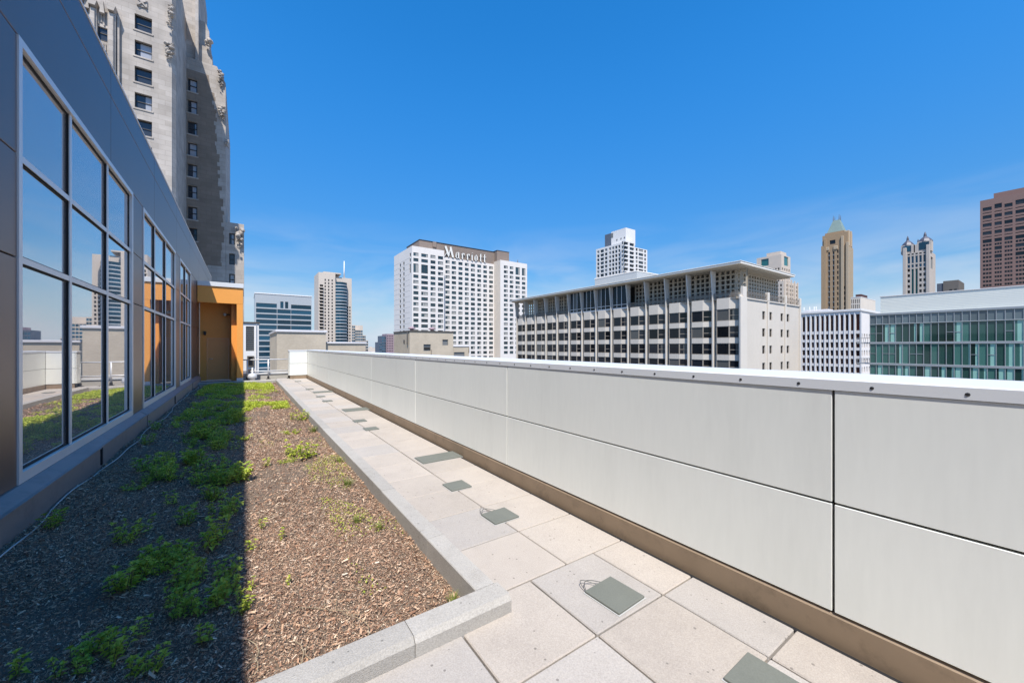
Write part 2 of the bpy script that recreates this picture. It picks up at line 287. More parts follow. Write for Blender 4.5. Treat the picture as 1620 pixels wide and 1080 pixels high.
# ------------------------------------------------------------------ mesh helpers
class MB:
    def __init__(s): s.v = []; s.f = []; s.m = []
    def quad(s, a, b, c, d, m=0):
        n = len(s.v); s.v += [tuple(a), tuple(b), tuple(c), tuple(d)]; s.f.append((n, n+1, n+2, n+3)); s.m.append(m); return s
    def box(s, x0, x1, y0, y1, z0, z1, m=0):
        n = len(s.v)
        s.v += [(x0,y0,z0),(x1,y0,z0),(x1,y1,z0),(x0,y1,z0),(x0,y0,z1),(x1,y0,z1),(x1,y1,z1),(x0,y1,z1)]
        for q in ((0,3,2,1),(4,5,6,7),(0,1,5,4),(1,2,6,5),(2,3,7,6),(3,0,4,7)): s.f.append(tuple(n+i for i in q)); s.m.append(m)
        return s
    def cbox(s, x0, x1, y0, y1, z0, z1, c, m=0):
        """box with chamfered edges"""
        n = len(s.v); lo = (x0, y0, z0); hi = (x1, y1, z1); idx = {}
        for sx in (0, 1):
            for sy in (0, 1):
                for sz in (0, 1):
                    sg = (sx, sy, sz)
                    for ax in range(3):
                        q = [ (hi[i] if sg[i] else lo[i]) if i == ax else ((hi[i]-c) if sg[i] else (lo[i]+c)) for i in range(3)]
                        idx[sg, ax] = len(s.v); s.v.append(tuple(q))
        def F_(*q): s.f.append(tuple(q)); s.m.append(m)
        for ax in range(3):
            o = [i for i in range(3) if i != ax]
            for e in (0, 1):
                def k(a, b):
                    g = [0,0,0]; g[ax] = e; g[o[0]] = a; g[o[1]] = b; return idx[tuple(g), ax]
                F_(k(0,0), k(1,0), k(1,1), k(0,1))
        for ax in range(3):       # edges parallel to ax
            o = [i for i in range(3) if i != ax]
            for a in (0, 1):
                for b in (0, 1):
                    def k(e, fa):
                        g = [0,0,0]; g[ax] = e; g[o[0]] = a; g[o[1]] = b; return idx[tuple(g), fa]
                    F_(k(0,o[0]), k(1,o[0]), k(1,o[1]), k(0,o[1]))
        for sx in (0, 1):
            for sy in (0, 1):
                for sz in (0, 1): F_(*[idx[(sx,sy,sz), a] for a in range(3)])
        return s
    def prism(s, poly, z0, z1, m=0, mside=None):
        """poly in XY, extruded in Z"""
        n = len(s.v); k = len(poly); mside = m if mside is None else mside
        s.v += [(x, y, z0) for x, y in poly] + [(x, y, z1) for x, y in poly]
        s.f.append(tuple(range(n+k-1, n-1, -1))); s.m.append(m); s.f.append(tuple(range(n+k, n+2*k))); s.m.append(m)
        for i in range(k): j = (i+1) % k; s.f.append((n+i, n+j, n+k+j, n+k+i)); s.m.append(mside)
        return s
    def prismY(s, poly, y0, y1, m=0, mside=None):
        """poly in XZ, extruded along Y"""
        n = len(s.v); k = len(poly); mside = m if mside is None else mside
        s.v += [(x, y0, z) for x, z in poly] + [(x, y1, z) for x, z in poly]
        s.f.append(tuple(range(n, n+k))); s.m.append(m); s.f.append(tuple(range(n+2*k-1, n+k-1, -1))); s.m.append(mside)
        for i in range(k): j = (i+1) % k; s.f.append((n+j, n+i, n+k+i, n+k+j)); s.m.append(mside)
        return s
    def tube(s, pts, r, k=8, m=0, cap=True):
        pts = [Vector(p) for p in pts]; n0 = len(s.v); rs = r if isinstance(r, (list, tuple)) else [r]*len(pts)
        for i, p in enumerate(pts):
            d = (pts[min(i+1, len(pts)-1)] - pts[max(i-1, 0)]).normalized()
            up = Vector((0,0,1)) if abs(d.z) < 0.9 else Vector((1,0,0))
            a = d.cross(up).normalized(); b = d.cross(a).normalized()
            for j in range(k):
                t_ = 2*math.pi*j/k; q = p + (a*math.cos(t_) + b*math.sin(t_))*rs[i]; s.v.append(tuple(q))
        for i in range(len(pts)-1):
            for j in range(k):
                a = n0+i*k+j; b = n0+i*k+(j+1)%k; s.f.append((a, b, b+k, a+k)); s.m.append(m)
        if cap:
            s.f.append(tuple(n0+j for j in range(k-1,-1,-1))); s.m.append(m)
            e = n0+(len(pts)-1)*k; s.f.append(tuple(e+j for j in range(k))); s.m.append(m)
        return s
    def lathe(s, prof, k=16, c=(0,0,0), m=0):
        n0 = len(s.v)
        for r_, z in prof:
            for j in range(k): t_ = 2*math.pi*j/k; s.v.append((c[0]+r_*math.cos(t_), c[1]+r_*math.sin(t_), c[2]+z))
        for i in range(len(prof)-1):
            for j in range(k):
                a = n0+i*k+j; b = n0+i*k+(j+1)%k; s.f.append((a, b, b+k, a+k)); s.m.append(m)
        s.f.append(tuple(n0+j for j in range(k-1,-1,-1))); s.m.append(m)
        e = n0+(len(prof)-1)*k; s.f.append(tuple(e+j for j in range(k))); s.m.append(m)
        return s
    def mesh(s, name, mats, smooth=False, fix=True):
        me = bpy.data.meshes.new(name); me.from_pydata(s.v, [], s.f)
        for mm in (mats if isinstance(mats, (list, tuple)) else [mats]): me.materials.append(M[mm])
        me.polygons.foreach_set('material_index', s.m)
        if fix and len(s.f) < 4000:
            b = bmesh.new(); b.from_mesh(me); bmesh.ops.recalc_face_normals(b, faces=b.faces); b.to_mesh(me); b.free()
        if smooth: me.polygons.foreach_set('use_smooth', [True]*len(me.polygons))
        me.update(); return me
    def build(s, name, mats, parent=None, smooth=False, fix=True):
        return obj(name, s.mesh(name, mats, smooth, fix), parent)

def obj(name, me, parent=None, loc=None, rz=None):
    o = bpy.data.objects.new(name, me); COL.objects.link(o)
    if parent is not None:
        o.parent = parent
        pl = WORLD.get(parent.name)
        o.matrix_parent_inverse = Matrix.Translation(-pl) if pl is not None else Matrix.Identity(4)
    if loc is not None: o.location = loc
    if rz is not None: o.rotation_euler = (0, 0, rz)
    return o
WORLD = {}
def thing(name, label, cat, loc=(0,0,0), group=None):
    """Empty at the base of a thing; its parts keep world coordinates"""
    o = bpy.data.objects.new(name, None); COL.objects.link(o); o.location = loc; o.empty_display_size = 0.2
    o['label'] = label; o['category'] = cat
    if group: o['group'] = group
    WORLD[o.name] = Vector(loc)
    return o
def tag(o, label, cat, group=None):
    o['label'] = label; o['category'] = cat
    if group: o['group'] = group
    return o
def struct(o): o['kind'] = 'structure'; return o
def stuff(o, label=None, cat=None):
    o['kind'] = 'stuff'
    if label: o['label'] = label
    if cat: o['category'] = cat
    return o

# facades with real openings: wall sheet with holes and reveals
ROT = {'-Y': 0.0, '-X': R(-90), '+X': R(90)}
def fpt(face, plane, a, z, inset=0.0):
    if face == '-Y': return (a, plane + inset, z)
    if face == '+Y': return (a, plane - inset, z)
    if face == '-X': return (plane + inset, a, z)
    return (plane - inset, a, z)
def wall(mb, face, plane, a0, a1, z0, z1, ops=(), rev=0.3, m=0, through=False):
    ops = [(max(o[0], a0), min(o[1], a1), max(o[2], z0), min(o[3], z1)) for o in ops]
    ops = [o for o in ops if o[1]-o[0] > 0.01 and o[3]-o[2] > 0.01]
    As = sorted({a0, a1, *[q for o in ops for q in o[:2]]}); Zs = sorted({z0, z1, *[q for o in ops for q in o[2:4]]})
    As = [a for a in As if a0-1e-6 <= a <= a1+1e-6]; Zs = [z for z in Zs if z0-1e-6 <= z <= z1+1e-6]
    ia = {a: i for i, a in enumerate(As)}; iz = {z: i for i, z in enumerate(Zs)}
    hole = set()
    for o in ops:
        for i in range(ia[o[0]], ia[o[1]]):
            for j in range(iz[o[2]], iz[o[3]]): hole.add((i, j))
    # merge cells into horizontal runs
    for j in range(len(Zs)-1):
        i = 0
        while i < len(As)-1:
            if (i, j) in hole: i += 1; continue
            k = i
            while k < len(As)-1 and (k, j) not in hole: k += 1
            mb.quad(fpt(face, plane, As[i], Zs[j]), fpt(face, plane, As[k], Zs[j]), fpt(face, plane, As[k], Zs[j+1]), fpt(face, plane, As[i], Zs[j+1]), m)
            i = k
    for o in ops:
        p = lambda a, z, i: fpt(face, plane, a, z, i)
        l, r, b, t = o[:4]
        mb.quad(p(l,b,0), p(r,b,0), p(r,b,rev), p(l,b,rev), m); mb.quad(p(l,t,0), p(r,t,0), p(r,t,rev), p(l,t,rev), m)
        mb.quad(p(l,b,0), p(l,t,0), p(l,t,rev), p(l,b,rev), m); mb.quad(p(r,b,0), p(r,t,0), p(r,t,rev), p(r,b,rev), m)

WMESH = {}
def win_mesh(wd, ht, style, glass, frame, t=0.06):
    key = (round(wd, 2), round(ht, 2), style, glass, frame, t)
    if key in WMESH: return WMESH[key]
    mb = MB(); a, b = wd/2, ht/2
    mb.quad((-a,0,-b), (a,0,-b), (a,0,b), (-a,0,b), 0)
    if style != 'plain':
        e = -t*0.8
        mb.box(-a, a, e, -0.004, b-t, b, 1); mb.box(-a, a, e, -0.004, -b, -b+t, 1)
        mb.box(-a, -a+t, e, -0.004, -b+t, b-t, 1); mb.box(a-t, a, e, -0.004, -b+t, b-t, 1)
        if style == 'sash': mb.box(-a+t, a-t, e, -0.004, -t*0.5, t*0.5, 1)
        if style == 'split': mb.box(-t*0.4, t*0.4, e, -0.004, -b+t, b-t, 1)
        if style == 'third': mb.box(a*0.3, a*0.3+t*0.8, e, -0.004, -b+t, b-t, 1)
        if style == 'sashsplit': mb.box(-a+t, a-t, e, -0.004, -t*0.5, t*0.5, 1); mb.box(-t*0.4, t*0.4, e*0.9, -0.004, -b+t, b-t, 1)
    WMESH[key] = mb.mesh('window', [glass, frame], fix=False)
    return WMESH[key]

class Bld:
    """One building: an Empty with a wall mesh, windows as parts (or joined where too small to tell apart)."""
    def __init__(s, name, label, cat, wallmat, loc, group=None):
        s.root = thing(name, label, cat, loc, group); s.wm = wallmat if isinstance(wallmat, list) else [wallmat]; s.mb = MB(); s.jn = {}
    def block(s, x0, x1, y0, y1, z0, z1, X=(), Y=(), PX=(), rev=0.3, m=0, style='plain', glass='glass_dark', frame='bronze_frame', joined=False, t=0.06, name='window', roof=True):
        wall(s.mb, '-Y', y0, x0, x1, z0, z1, Y, rev, m); wall(s.mb, '-X', x0, y0, y1, z0, z1, X, rev, m); wall(s.mb, '+X', x1, y0, y1, z0, z1, PX, rev, m)
        s.mb.quad((x0,y1,z0), (x1,y1,z0), (x1,y1,z1), (x0,y1,z1), m)
        if roof: s.mb.quad((x0,y0,z1), (x1,y0,z1), (x1,y1,z1), (x0,y1,z1), m)
        for face, plane, ops in (('-Y', y0, Y), ('-X', x0, X), ('+X', x1, PX)):
            for o in ops: s.win(face, plane, o, rev, style, glass, frame, joined, t, name)
    def win(s, face, plane, o, rev, style='plain', glass='glass_dark', frame='bronze_frame', joined=False, t=0.06, name='window'):
        if len(o) > 4 and o[4]: glass = o[4]
        a0, a1, z0, z1 = o[:4]
        if joined:
            q = s.jn.setdefault((glass, joined if isinstance(joined, str) else 'window_panes'), MB()); i = rev - 0.01
            q.quad(fpt(face, plane, a0, z0, i), fpt(face, plane, a1, z0, i), fpt(face, plane, a1, z1, i), fpt(face, plane, a0, z1, i))
            return
        c = fpt(face, plane, (a0+a1)/2, (z0+z1)/2, rev - 0.01)
        return obj(name, win_mesh(a1-a0, z1-z0, style, glass, frame, t), s.root, c, ROT[face])
    def part(s, name, mb, mats, smooth=False): return mb.build(name, mats, s.root, smooth)
    def done(s, name='wall'):
        s.wallobj = s.mb.build(name, s.wm, s.root, fix=False)
        for (g, nm), mb in s.jn.items(): stuff(mb.build(nm, g, s.root, fix=False))
        return s.root
def grid(As, Zs, g=None): return [(a0, a1, z0, z1, g) for a0, a1 in As for z0, z1 in Zs]
def runs(lo, hi, n, frac, pad=0.0):
    """n equal openings between lo and hi, each taking frac of its pitch"""
    p = (hi-lo-2*pad)/n; g = p*(1-frac)/2
    return [(round(lo+pad+i*p+g, 4), round(lo+pad+(i+1)*p-g, 4)) for i in range(n)]
def floors(z0, pitch, n, ht): return [(round(z0-i*pitch-ht/2, 4), round(z0-i*pitch+ht/2, 4)) for i in range(n)]
GROUND = -58.0
# ================================================================== SETTING
g = MB(); g.quad((-25000,-25000,GROUND), (25000,-25000,GROUND), (25000,25000,GROUND), (-25000,25000,GROUND)); struct(g.build('city_ground', 'city_ground', fix=False))
g = MB(); g.box(-22, 3.04, -9, 24.6, GROUND, -0.14); struct(g.build('roof_deck', 'roof_gravel'))

# ------------------------------------------------------------------ pavement with its pavers
g = MB(); g.box(-1.9, 2.66, -6.0, 1.95, -0.13, -0.052); g.box(1.2, 2.66, 1.95, 22.6, -0.13, -0.052); g.box(-1.75, 1.2, 20.75, 22.6, -0.13, -0.052)
pavement = struct(g.build('pavement', 'bedding'))
PV = {}
def paver(x0, x1, y0, y1, m):
    gp = 0.0055; x0 += gp; x1 -= gp; y0 += gp; y1 -= gp
    key = (round(x1-x0, 3), round(y1-y0, 3), m)
    if key not in PV:
        a, b = (x1-x0)/2, (y1-y0)/2
        q = MB(); q.cbox(-a, a, -b, b, -0.05, 0, 0.006); PV[key] = q.mesh('paver', m)
    o = obj('paver', PV[key], pavement, ((x0+x1)/2, (y0+y1)/2, rnd.uniform(-0.0015, 0.0015)))
    o.rotation_euler = (rnd.uniform(-0.0015, 0.0015), rnd.uniform(-0.0015, 0.0015), rnd.uniform(-0.002, 0.002))
ROW0 = 2.09; SL = 0.613
cols = [2.565, 2.222, 1.609, 0.996, 0.383, -0.23, -0.843, -1.456, -1.75]
GREY = {(1, 0), (2, 1), (3, 0), (0, 1), (1, 2), (4, 1)}
for r in range(10):
    y1 = ROW0 - r*SL; y0 = y1 - SL
    for c in range(len(cols)-1):
        if r == 0 and cols[c] < 1.0: y1_ = 1.95
        else: y1_ = y1
        paver(cols[c+1], cols[c], y0, y1_, 'paver_grey' if (c, r) in GREY or rnd.random() < 0.12 else 'paver_pink')
y = ROW0
while y < 22.5:
    e = min(y + SL, 22.55)
    for x0, x1 in ((1.32, 1.952), (1.952, 2.565)):
        paver(x0, x1, y, e, 'paver_grey' if rnd.random() < 0.12 + 0.02*(y-2) else 'paver_pink')
    y = e
x = 1.32
while x > -1.6:
    for y0 in (20.78, 21.39): paver(max(x-0.613, -1.7), x, y0, y0+0.61, 'paver_grey')
    x -= 0.613

# ------------------------------------------------------------------ kerb round the planting bed
KIN, KOUT, KF0, KF1, KTOP = 1.17, 1.325, 1.90, 2.065, 0.1
kerb = bpy.data.objects.new('kerb', None); COL.objects.link(kerb); kerb['kind'] = 'structure'
def kerb_long(y0, y1):
    q = MB(); jit = rnd.uniform(-0.002, 0.002)
    q.prismY([(KIN, -0.12), (KOUT, -0.12), (KOUT, KTOP-0.03), (KOUT-0.022, KTOP), (KIN+0.006, KTOP), (KIN, KTOP-0.006)], y0+0.002, y1-0.002)
    o = q.build('kerb_stone', 'kerb_stone', kerb); o.location = (jit, 0, jit*0.6)
def kerb_cross(x0, x1, yf, yb, front=True):
    q = MB(); jit = rnd.uniform(-0.0015, 0.0015)
    poly = [(yf, -0.12), (yb, -0.12), (yb, KTOP-0.006), (yb-0.006, KTOP), (yf+0.024, KTOP), (yf, KTOP-0.03)]
    n = len(poly); q.v = [(x0+0.002, a, b) for a, b in poly] + [(x1-0.002, a, b) for a, b in poly]
    q.f = [tuple(range(n)), tuple(range(2*n-1, n-1, -1))] + [(i, (i+1) % n, n+(i+1) % n, n+i) for i in range(n)]; q.m = [0]*len(q.f)
    o = q.build('kerb_stone', 'kerb_stone', kerb); o.location = (0, jit, jit*0.6)
y = KF1; step = 0.77
while y < 20.5:
    e = min(y + step, 20.62); kerb_long(y, e); y = e; step = 1.22
x = KOUT; step = 0.605
while x > -1.6:
    e = max(x - step, -1.6); kerb_cross(e, x, KF0, KF1); x = e; step = 1.22
x = KIN
while x > -1.55:
    e = max(x - 1.22, -1.6); kerb_cross(e, x, 20.46, 20.62); x = e

# ------------------------------------------------------------------ planting bed: soil sheet and wood-chip mulch
def soil_z(x, y):
    return -0.045 + 0.035*max(0, (0.2-x)/1.8) + 0.012*math.sin(x*2.3+y*1.1) + 0.010*math.sin(y*2.9-x*1.7) + 0.006*math.sin(x*7+y*5)
nx, ny = 60, 300
q = MB()
for j in range(ny+1):
    for i in range(nx+1):
        X_ = -1.66 + (1.2+1.66)*i/nx; Y_ = 2.0 + 18.5*j/ny
        q.v.append((X_, Y_, soil_z(X_, Y_) + rnd.uniform(-0.004, 0.004)))
for j in range(ny):
    for i in range(nx):
        a = j*(nx+1)+i; q.f.append((a, a+1, a+nx+2, a+nx+1)); q.m.append(0)
struct(q.build('planting_bed_soil', 'soil', smooth=True, fix=False))

def chips():
    rg = np.random.default_rng(3)
    xs = []; ys = []; sc = []
    for y0, y1, dens, s_ in ((2.05, 4.2, 24000, 0.66), (4.2, 7.5, 12000, 0.82), (7.5, 12, 4500, 1.15), (12, 20.45, 1600, 1.6)):
        n = int((y1-y0)*2.78*dens); xs.append(rg.uniform(-1.6, 1.165, n)); ys.append(rg.uniform(y0, y1, n)); sc.append(np.full(n, s_))
    x = np.concatenate(xs); y = np.concatenate(ys); s_ = np.concatenate(sc); n = len(x)
    z = -0.045 + 0.035*np.maximum(0, (0.2-x)/1.8) + 0.012*np.sin(x*2.3+y*1.1) + 0.010*np.sin(y*2.9-x*1.7) + 0.006*np.sin(x*7+y*5)
    # chips thin out over bare silty patches
    bare = np.sin(x*1.9+1.0)*np.sin(y*1.3+0.6) + 0.5*np.sin(x*4.1-y*2.2)
    keep = (bare < 0.75) | (rg.random(n) < 0.4); x, y, z, s_ = x[keep], y[keep], z[keep], s_[keep]; n = len(x)
    z += rg.uniform(0.0, 0.024, n)
    L = rg.lognormal(-4.35, 0.55, n)*s_; L = np.where(rg.random(n) < 0.02, L*1.8, L); L = np.clip(L, 0.005, 0.06); W = np.clip(L*rg.uniform(0.14, 0.46, n), 0.003, 0.016)
    a = rg.normal(0.35, 0.9, n); ti = rg.normal(0, 0.42, n); ro = rg.normal(0, 0.65, n)
    dx = np.stack([np.cos(a)*np.cos(ti), np.sin(a)*np.cos(ti), np.sin(ti)], 1)
    sd_ = np.stack([-np.sin(a)*np.cos(ro), np.cos(a)*np.cos(ro), np.sin(ro)], 1)
    P0 = np.stack([x, y, z], 1); A = dx*(L/2)[:, None]; Bv = sd_*(W/2)[:, None]; A2 = A*rg.uniform(0.55, 1, n)[:, None]
    V = np.stack([P0-A-Bv*0.6, P0+A2-Bv, P0+A+Bv*0.5, P0-A2+Bv], 1).reshape(-1, 3)
    me = bpy.data.meshes.new('wood_chip_mulch'); me.vertices.add(4*n); me.vertices.foreach_set('co', V.astype(np.float32).ravel())
    me.loops.add(4*n); me.loops.foreach_set('vertex_index', np.arange(4*n, dtype=np.int32))
    me.polygons.add(n); me.polygons.foreach_set('loop_start', np.arange(0, 4*n, 4, dtype=np.int32)); me.polygons.foreach_set('loop_total', np.full(n, 4, dtype=np.int32))
    me.update(); me.validate(); me.materials.append(M['wood_chip'])
    stuff(obj('wood_chip_mulch', me), 'brown wood chip mulch spread over the planting bed', 'mulch')
chips()

# ================================================================== LEFT: METAL-CLAD PENTHOUSE
WX = -1.72; WTOP = 6.03; WEND = 31.0; WBEG = -8.0
pent = thing('metal_clad_penthouse', 'slate grey metal clad penthouse with tall ribbon windows beside the planting bed', 'building', (-4, 8, 0))
q = MB(); q.box(-9, WX-0.16, WBEG, WEND, -0.12, WTOP-0.05); q.build('core', 'joint_dark', pent)
PC = {}
def clad(y0, y1, z0, z1, name='panel'):
    gp = 0.006
    q = MB(); q.cbox(WX-0.05, WX, y0+gp, y1-gp, z0+gp, z1-gp, 0.004)
    q.build(name, 'cladding_slate', pent)
G1 = [yX(27, WX), yX(114, WX), yX(172, WX), yX(209.5, WX)]
G2 = [yX(226, WX), yX(246, WX), yX(263, WX), yX(277.5, WX)]
G3 = [yX(284.5, WX), yX(294, WX), yX(302, WX)]
ZW = [0.32, 2.42, 3.38, 4.48]; BAND = 5.53
VJ = [WBEG, -5.4, -1.9, 1.6, 5.05, 8.55, 12.1, 15.7, 19.2, 22.7, 26.3, WEND]
for a, b in zip(VJ[:-1], VJ[1:]):
    clad(a, b, ZW[3], BAND); clad(a, b, BAND, WTOP-0.03)
for a, b in ((WBEG, -5.4), (-5.4, -1.9), (-1.9, 1.6), (1.6, G1[0]), (G1[-1], G2[0]), (G2[-1], G3[0]), (G3[-1], 22.7), (22.7, 26.3), (26.3, WEND)):
    if b - a < 0.05: continue
    for z0, z1 in ((0.31, 1.25), (1.25, 2.42), (2.42, 3.38), (3.38, 4.48)) if False else ((0.31, 2.42), (2.42, 3.38), (3.38, 4.48)): clad(a, b, z0, z1)
q = MB(); q.cbox(WX-0.3, WX+0.012, WBEG, WEND, WTOP-0.03, WTOP, 0.006); q.build('coping', 'frame_alu', pent)
def ribbon(edges):
    q = MB(); m_ = 0.03
    y0, y1 = edges[0], edges[-1]; z0, z1 = ZW[0], ZW[-1]
    gx = WX-0.042; xo = WX+0.012; xm = WX-0.008; xk = WX-0.02
    q.box(gx-0.03, xo, y0, y0+0.07, z0+0.1, z1-0.07); q.box(gx-0.03, xo, y1-0.07, y1, z0+0.1, z1-0.07)
    q.box(gx-0.03, xo, y0, y1, z0, z0+0.1); q.box(gx-0.03, xo, y0, y1, z1-0.07, z1)
    cuts = [y0+0.07, *[c for e in edges[1:-1] for c in (e-m_, e+m_)], y1-0.07]
    for e in edges[1:-1]: q.box(xk, xm, e-m_, e+m_, z0+0.1, z1-0.07)
    for z in ZW[1:-1]:
        for a, b in zip(cuts[::2], cuts[1::2]): q.box(xk, xm-0.003, a, b, z-m_, z+m_)
    fr = q.build('window_frame', 'frame_alu', pent)
    d = MB()
    for e in edges[1:-1]: d.box(gx-0.03, xk-0.001, e-m_+0.004, e+m_-0.004, z0+0.1, z1-0.07)
    for z in ZW[1:-1]:
        for a, b in zip(cuts[::2], cuts[1::2]): d.box(gx-0.03, xk-0.001, a, b, z-m_+0.004, z+m_-0.004)
    d.build('mullion_core', 'joint_dark', fr)
    zs = [z0+0.1, *[c for z in ZW[1:-1] for c in (z-m_+0.004, z+m_-0.004)], z1-0.07]
    ys = [cuts[0], *[c for e in edges[1:-1] for c in (e-m_+0.004, e+m_-0.004)], cuts[-1]]
    for a, b in zip(ys[::2], ys[1::2]):
        for k, (c, d_) in enumerate(zip(zs[::2], zs[1::2])):
            gk = MB(); gk.box(gx-0.02, gx, a, b, c, d_)
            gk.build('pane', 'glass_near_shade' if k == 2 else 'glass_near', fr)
            gs = MB(); t_ = 0.02
            for (a0, a1, c0, c1) in ((a, a+t_, c, d_), (b-t_, b, c, d_), (a+t_, b-t_, c, c+t_), (a+t_, b-t_, d_-t_, d_)): gs.box(gx, gx+0.012, a0, a1, c0, c1)
            gs.build('gasket', 'joint_dark', fr)
for e in (G1, G2, G3): ribbon(e)
# stepped plinth in lapped lengths
ys = [WBEG, -3, 1.2, 4.6, 7.35, 10.4, 14, 18.5, 21.7]
for i, (a, b) in enumerate(zip(ys[:-1], ys[1:])):
    o_ = 0.012 if i % 2 else 0.0
    poly = [(WX-0.16, -0.14), (-1.585+o_, -0.14), (-1.585+o_, 0.235), (-1.572+o_, 0.24), (-1.572+o_, 0.252), (-1.60+o_, 0.256), (WX+0.02, 0.318), (WX-0.16, 0.318)]
    q = MB(); q.prismY(poly, a+0.003, b-0.003); q.build('plinth', 'plinth_grey', pent)
for yv in (7.35, 14.0):
    q = MB(); q.cbox(-1.585, -1.555, yv-0.02, yv+0.02, 0.02, 0.25, 0.006); q.build('lap_strip', 'joint_dark', pent)

# white cable lying at the foot of the wall
pts = []
for i in range(90):
    y_ = 1.6 + 18*(i/89)**1.25; off = 0.05 + 0.035*math.sin(y_*1.7) + 0.03*math.sin(y_*0.63+1) + 0.012*math.sin(y_*5.1)
    pts.append((-1.56+max(off, 0.012), y_, soil_z(-1.5, y_)+0.018+0.008*math.sin(y_*3.3)))
q = MB(); q.tube(pts, 0.0065, 6); tag(q.build('cable', 'cable_white', smooth=True), 'thin white cable snaking along the foot of the metal wall', 'cable')

# ================================================================== RIGHT: PARAPET
PX_, PT = 2.6, 1.37
par = thing('parapet_wall', 'long silver metal panel parapet with white coping along the walkway', 'parapet', (2.9, 10, 0))
PE = 21.8
q = MB(); q.box(PX_+0.045, 3.0, -6, PE+0.4, -0.12, PT+0.02); q.box(1.86, PX_+0.045, PE+0.045, PE+0.4, -0.12, PT+0.02); q.build('core', 'bedding', par)
q = MB(); q.prismY([(PX_+0.002, -0.06), (PX_+0.05, -0.06), (PX_+0.05, 0.166), (PX_+0.012, 0.164), (PX_-0.002, 0.15)], -6, PE+0.02); q.cbox(1.85, PX_-0.02, PE-0.014, PE+0.05, -0.06, 0.15, 0.004); up = q.build('upstand', 'upstand_tan', par)
q = MB(); q.cbox(PX_-0.03, PX_-0.001, -6, PE, -0.05, -0.012, 0.003); q.build('edge_angle', 'joint_dark', par)
yj = [-5.4, -2.35, 0.705, 3.83, 6.86, 9.87, 12.85, 15.85, 18.85, PE]
for a, b in zip(yj[:-1], yj[1:]):
    for z0, z1 in ((0.168, 0.757), (0.757, PT)):
        q = MB(); q.cbox(PX_, PX_+0.03, a+0.006, b-0.006, z0+0.006, z1-0.006, 0.0022)
        o = q.build('panel', 'panel_silver', par); o.rotation_euler = (0, rnd.uniform(-0.0012, 0.0012), rnd.uniform(-0.0006, 0.0006))
        o.matrix_parent_inverse = Matrix.Translation(-WORLD[par.name]) @ Matrix.Translation((PX_, (a+b)/2, z0)); 
        o.data.transform(Matrix.Translation((-PX_, -(a+b)/2, -z0)))
for z0, z1 in ((0.168, 0.757), (0.757, PT)):
    q = MB(); q.cbox(1.84, PX_-0.006, PE, PE+0.03, z0+0.006, z1-0.006, 0.0035); q.build('panel', 'panel_silver', par)
    q = MB(); q.cbox(1.80, 1.83, PE+0.002, PE+0.44, z0+0.006, z1-0.006, 0.0035); q.build('panel', 'panel_silver', par)
# coping in lengths with a turned-down, screwed fascia
cop_poly = [(PX_-0.006, PT-0.004), (PX_+0.02, PT-0.004), (PX_+0.02, PT+0.03), (3.04, PT+0.03), (3.04, PT+0.066), (PX_+0.004, PT+0.056), (PX_-0.006, PT+0.05)]
yc = [-6, -3.7, -0.65, 2.4, 5.45, 8.5, 11.55, 14.6, 17.65, PE+0.46]
for a, b in zip(yc[:-1], yc[1:]):
    q = MB(); q.prismY(cop_poly, a+0.0015, b-0.0015); q.build('coping', 'coping_white', par)
q = MB(); q.cbox(1.78, PX_-0.008, PE-0.012, PE+0.46, PT-0.008, PT+0.05, 0.006); q.build('coping', 'coping_white', par)
sm = MB(); sm.lathe([(0.0085, 0), (0.0085, 0.001), (0.0055, 0.0018), (0.0055, 0.003), (0.0035, 0.0036)], 8); smesh = sm.mesh('screw', 'screw_steel', smooth=False)
y_ = -0.7
while y_ < PE:
    o = obj('screw', smesh, par, (PX_-0.006, y_, PT+0.02)); o.rotation_euler = (0, R(-90), 0); y_ += 0.312

# ================================================================== COVER PLATES ON THE WALK
def plate(cx, cy, sx, sy, rz, label, z=0.004, wire=False, thick=0.014):
    t_ = thing('cover_plate', label, 'cover plate', (cx, cy, 0), 'grey cover plates on the walkway')
    q = MB(); q.cbox(-sx/2, sx/2, -sy/2, sy/2, z, z+thick, 0.003); o = q.build('plate', 'plate_green', t_); o.matrix_parent_inverse = Matrix.Identity(4); o.rotation_euler = (0, 0, rz)
    q = MB(); q.box(-sx/2-0.006, sx/2+0.006, -sy/2-0.006, sy/2+0.006, 0.0015, z-0.0005); o = q.build('gasket', 'cable_white', t_); o.matrix_parent_inverse = Matrix.Identity(4); o.rotation_euler = (0, 0, rz)
    if wire:
        for k in (0, 1):
            x0_, x1_ = -sx*0.48, (-0.01, 0.035)[k]; bulge = (0.085, 0.06)[k]
            pts = [(x0_+(x1_-x0_)*i/11 - 0.02*math.sin(math.pi*i/11), sy*0.46 + math.sin(math.pi*i/11)*bulge, z+thick*0.6+0.02*math.sin(math.pi*i/11)) for i in range(12)]
            q = MB(); q.tube(pts, 0.0024, 6); o = q.build('wire_loop', 'wire_dark', t_, smooth=True); o.matrix_parent_inverse = Matrix.Identity(4); o.rotation_euler = (0, 0, rz)
    return t_
def pl_at(px, py, sx, sy, label, rz=0.0, wire=False):
    cx, cy = gnd(px, py); plate(cx, cy, sx, sy, rz, label, wire=wire)
pl_at(972, 942, 0.262, 0.268, 'square grey cover plate with wire loop nearest the kerb corner', 0.05, True)
pl_at(1212, 1085, 0.262, 0.268, 'grey cover plate cut by the bottom edge of the picture', 0.02)
pl_at(791, 817, 0.27, 0.245, 'square grey cover plate with wire loop past the kerb corner, second along walk', 0.02, True)
pl_at(723, 769, 0.25, 0.25, 'small grey cover plate just before the first long plate', 0.0)
pl_at(694, 724, 0.60, 0.33, 'nearest long grey cover plate reaching to the parapet edge', 0.0)
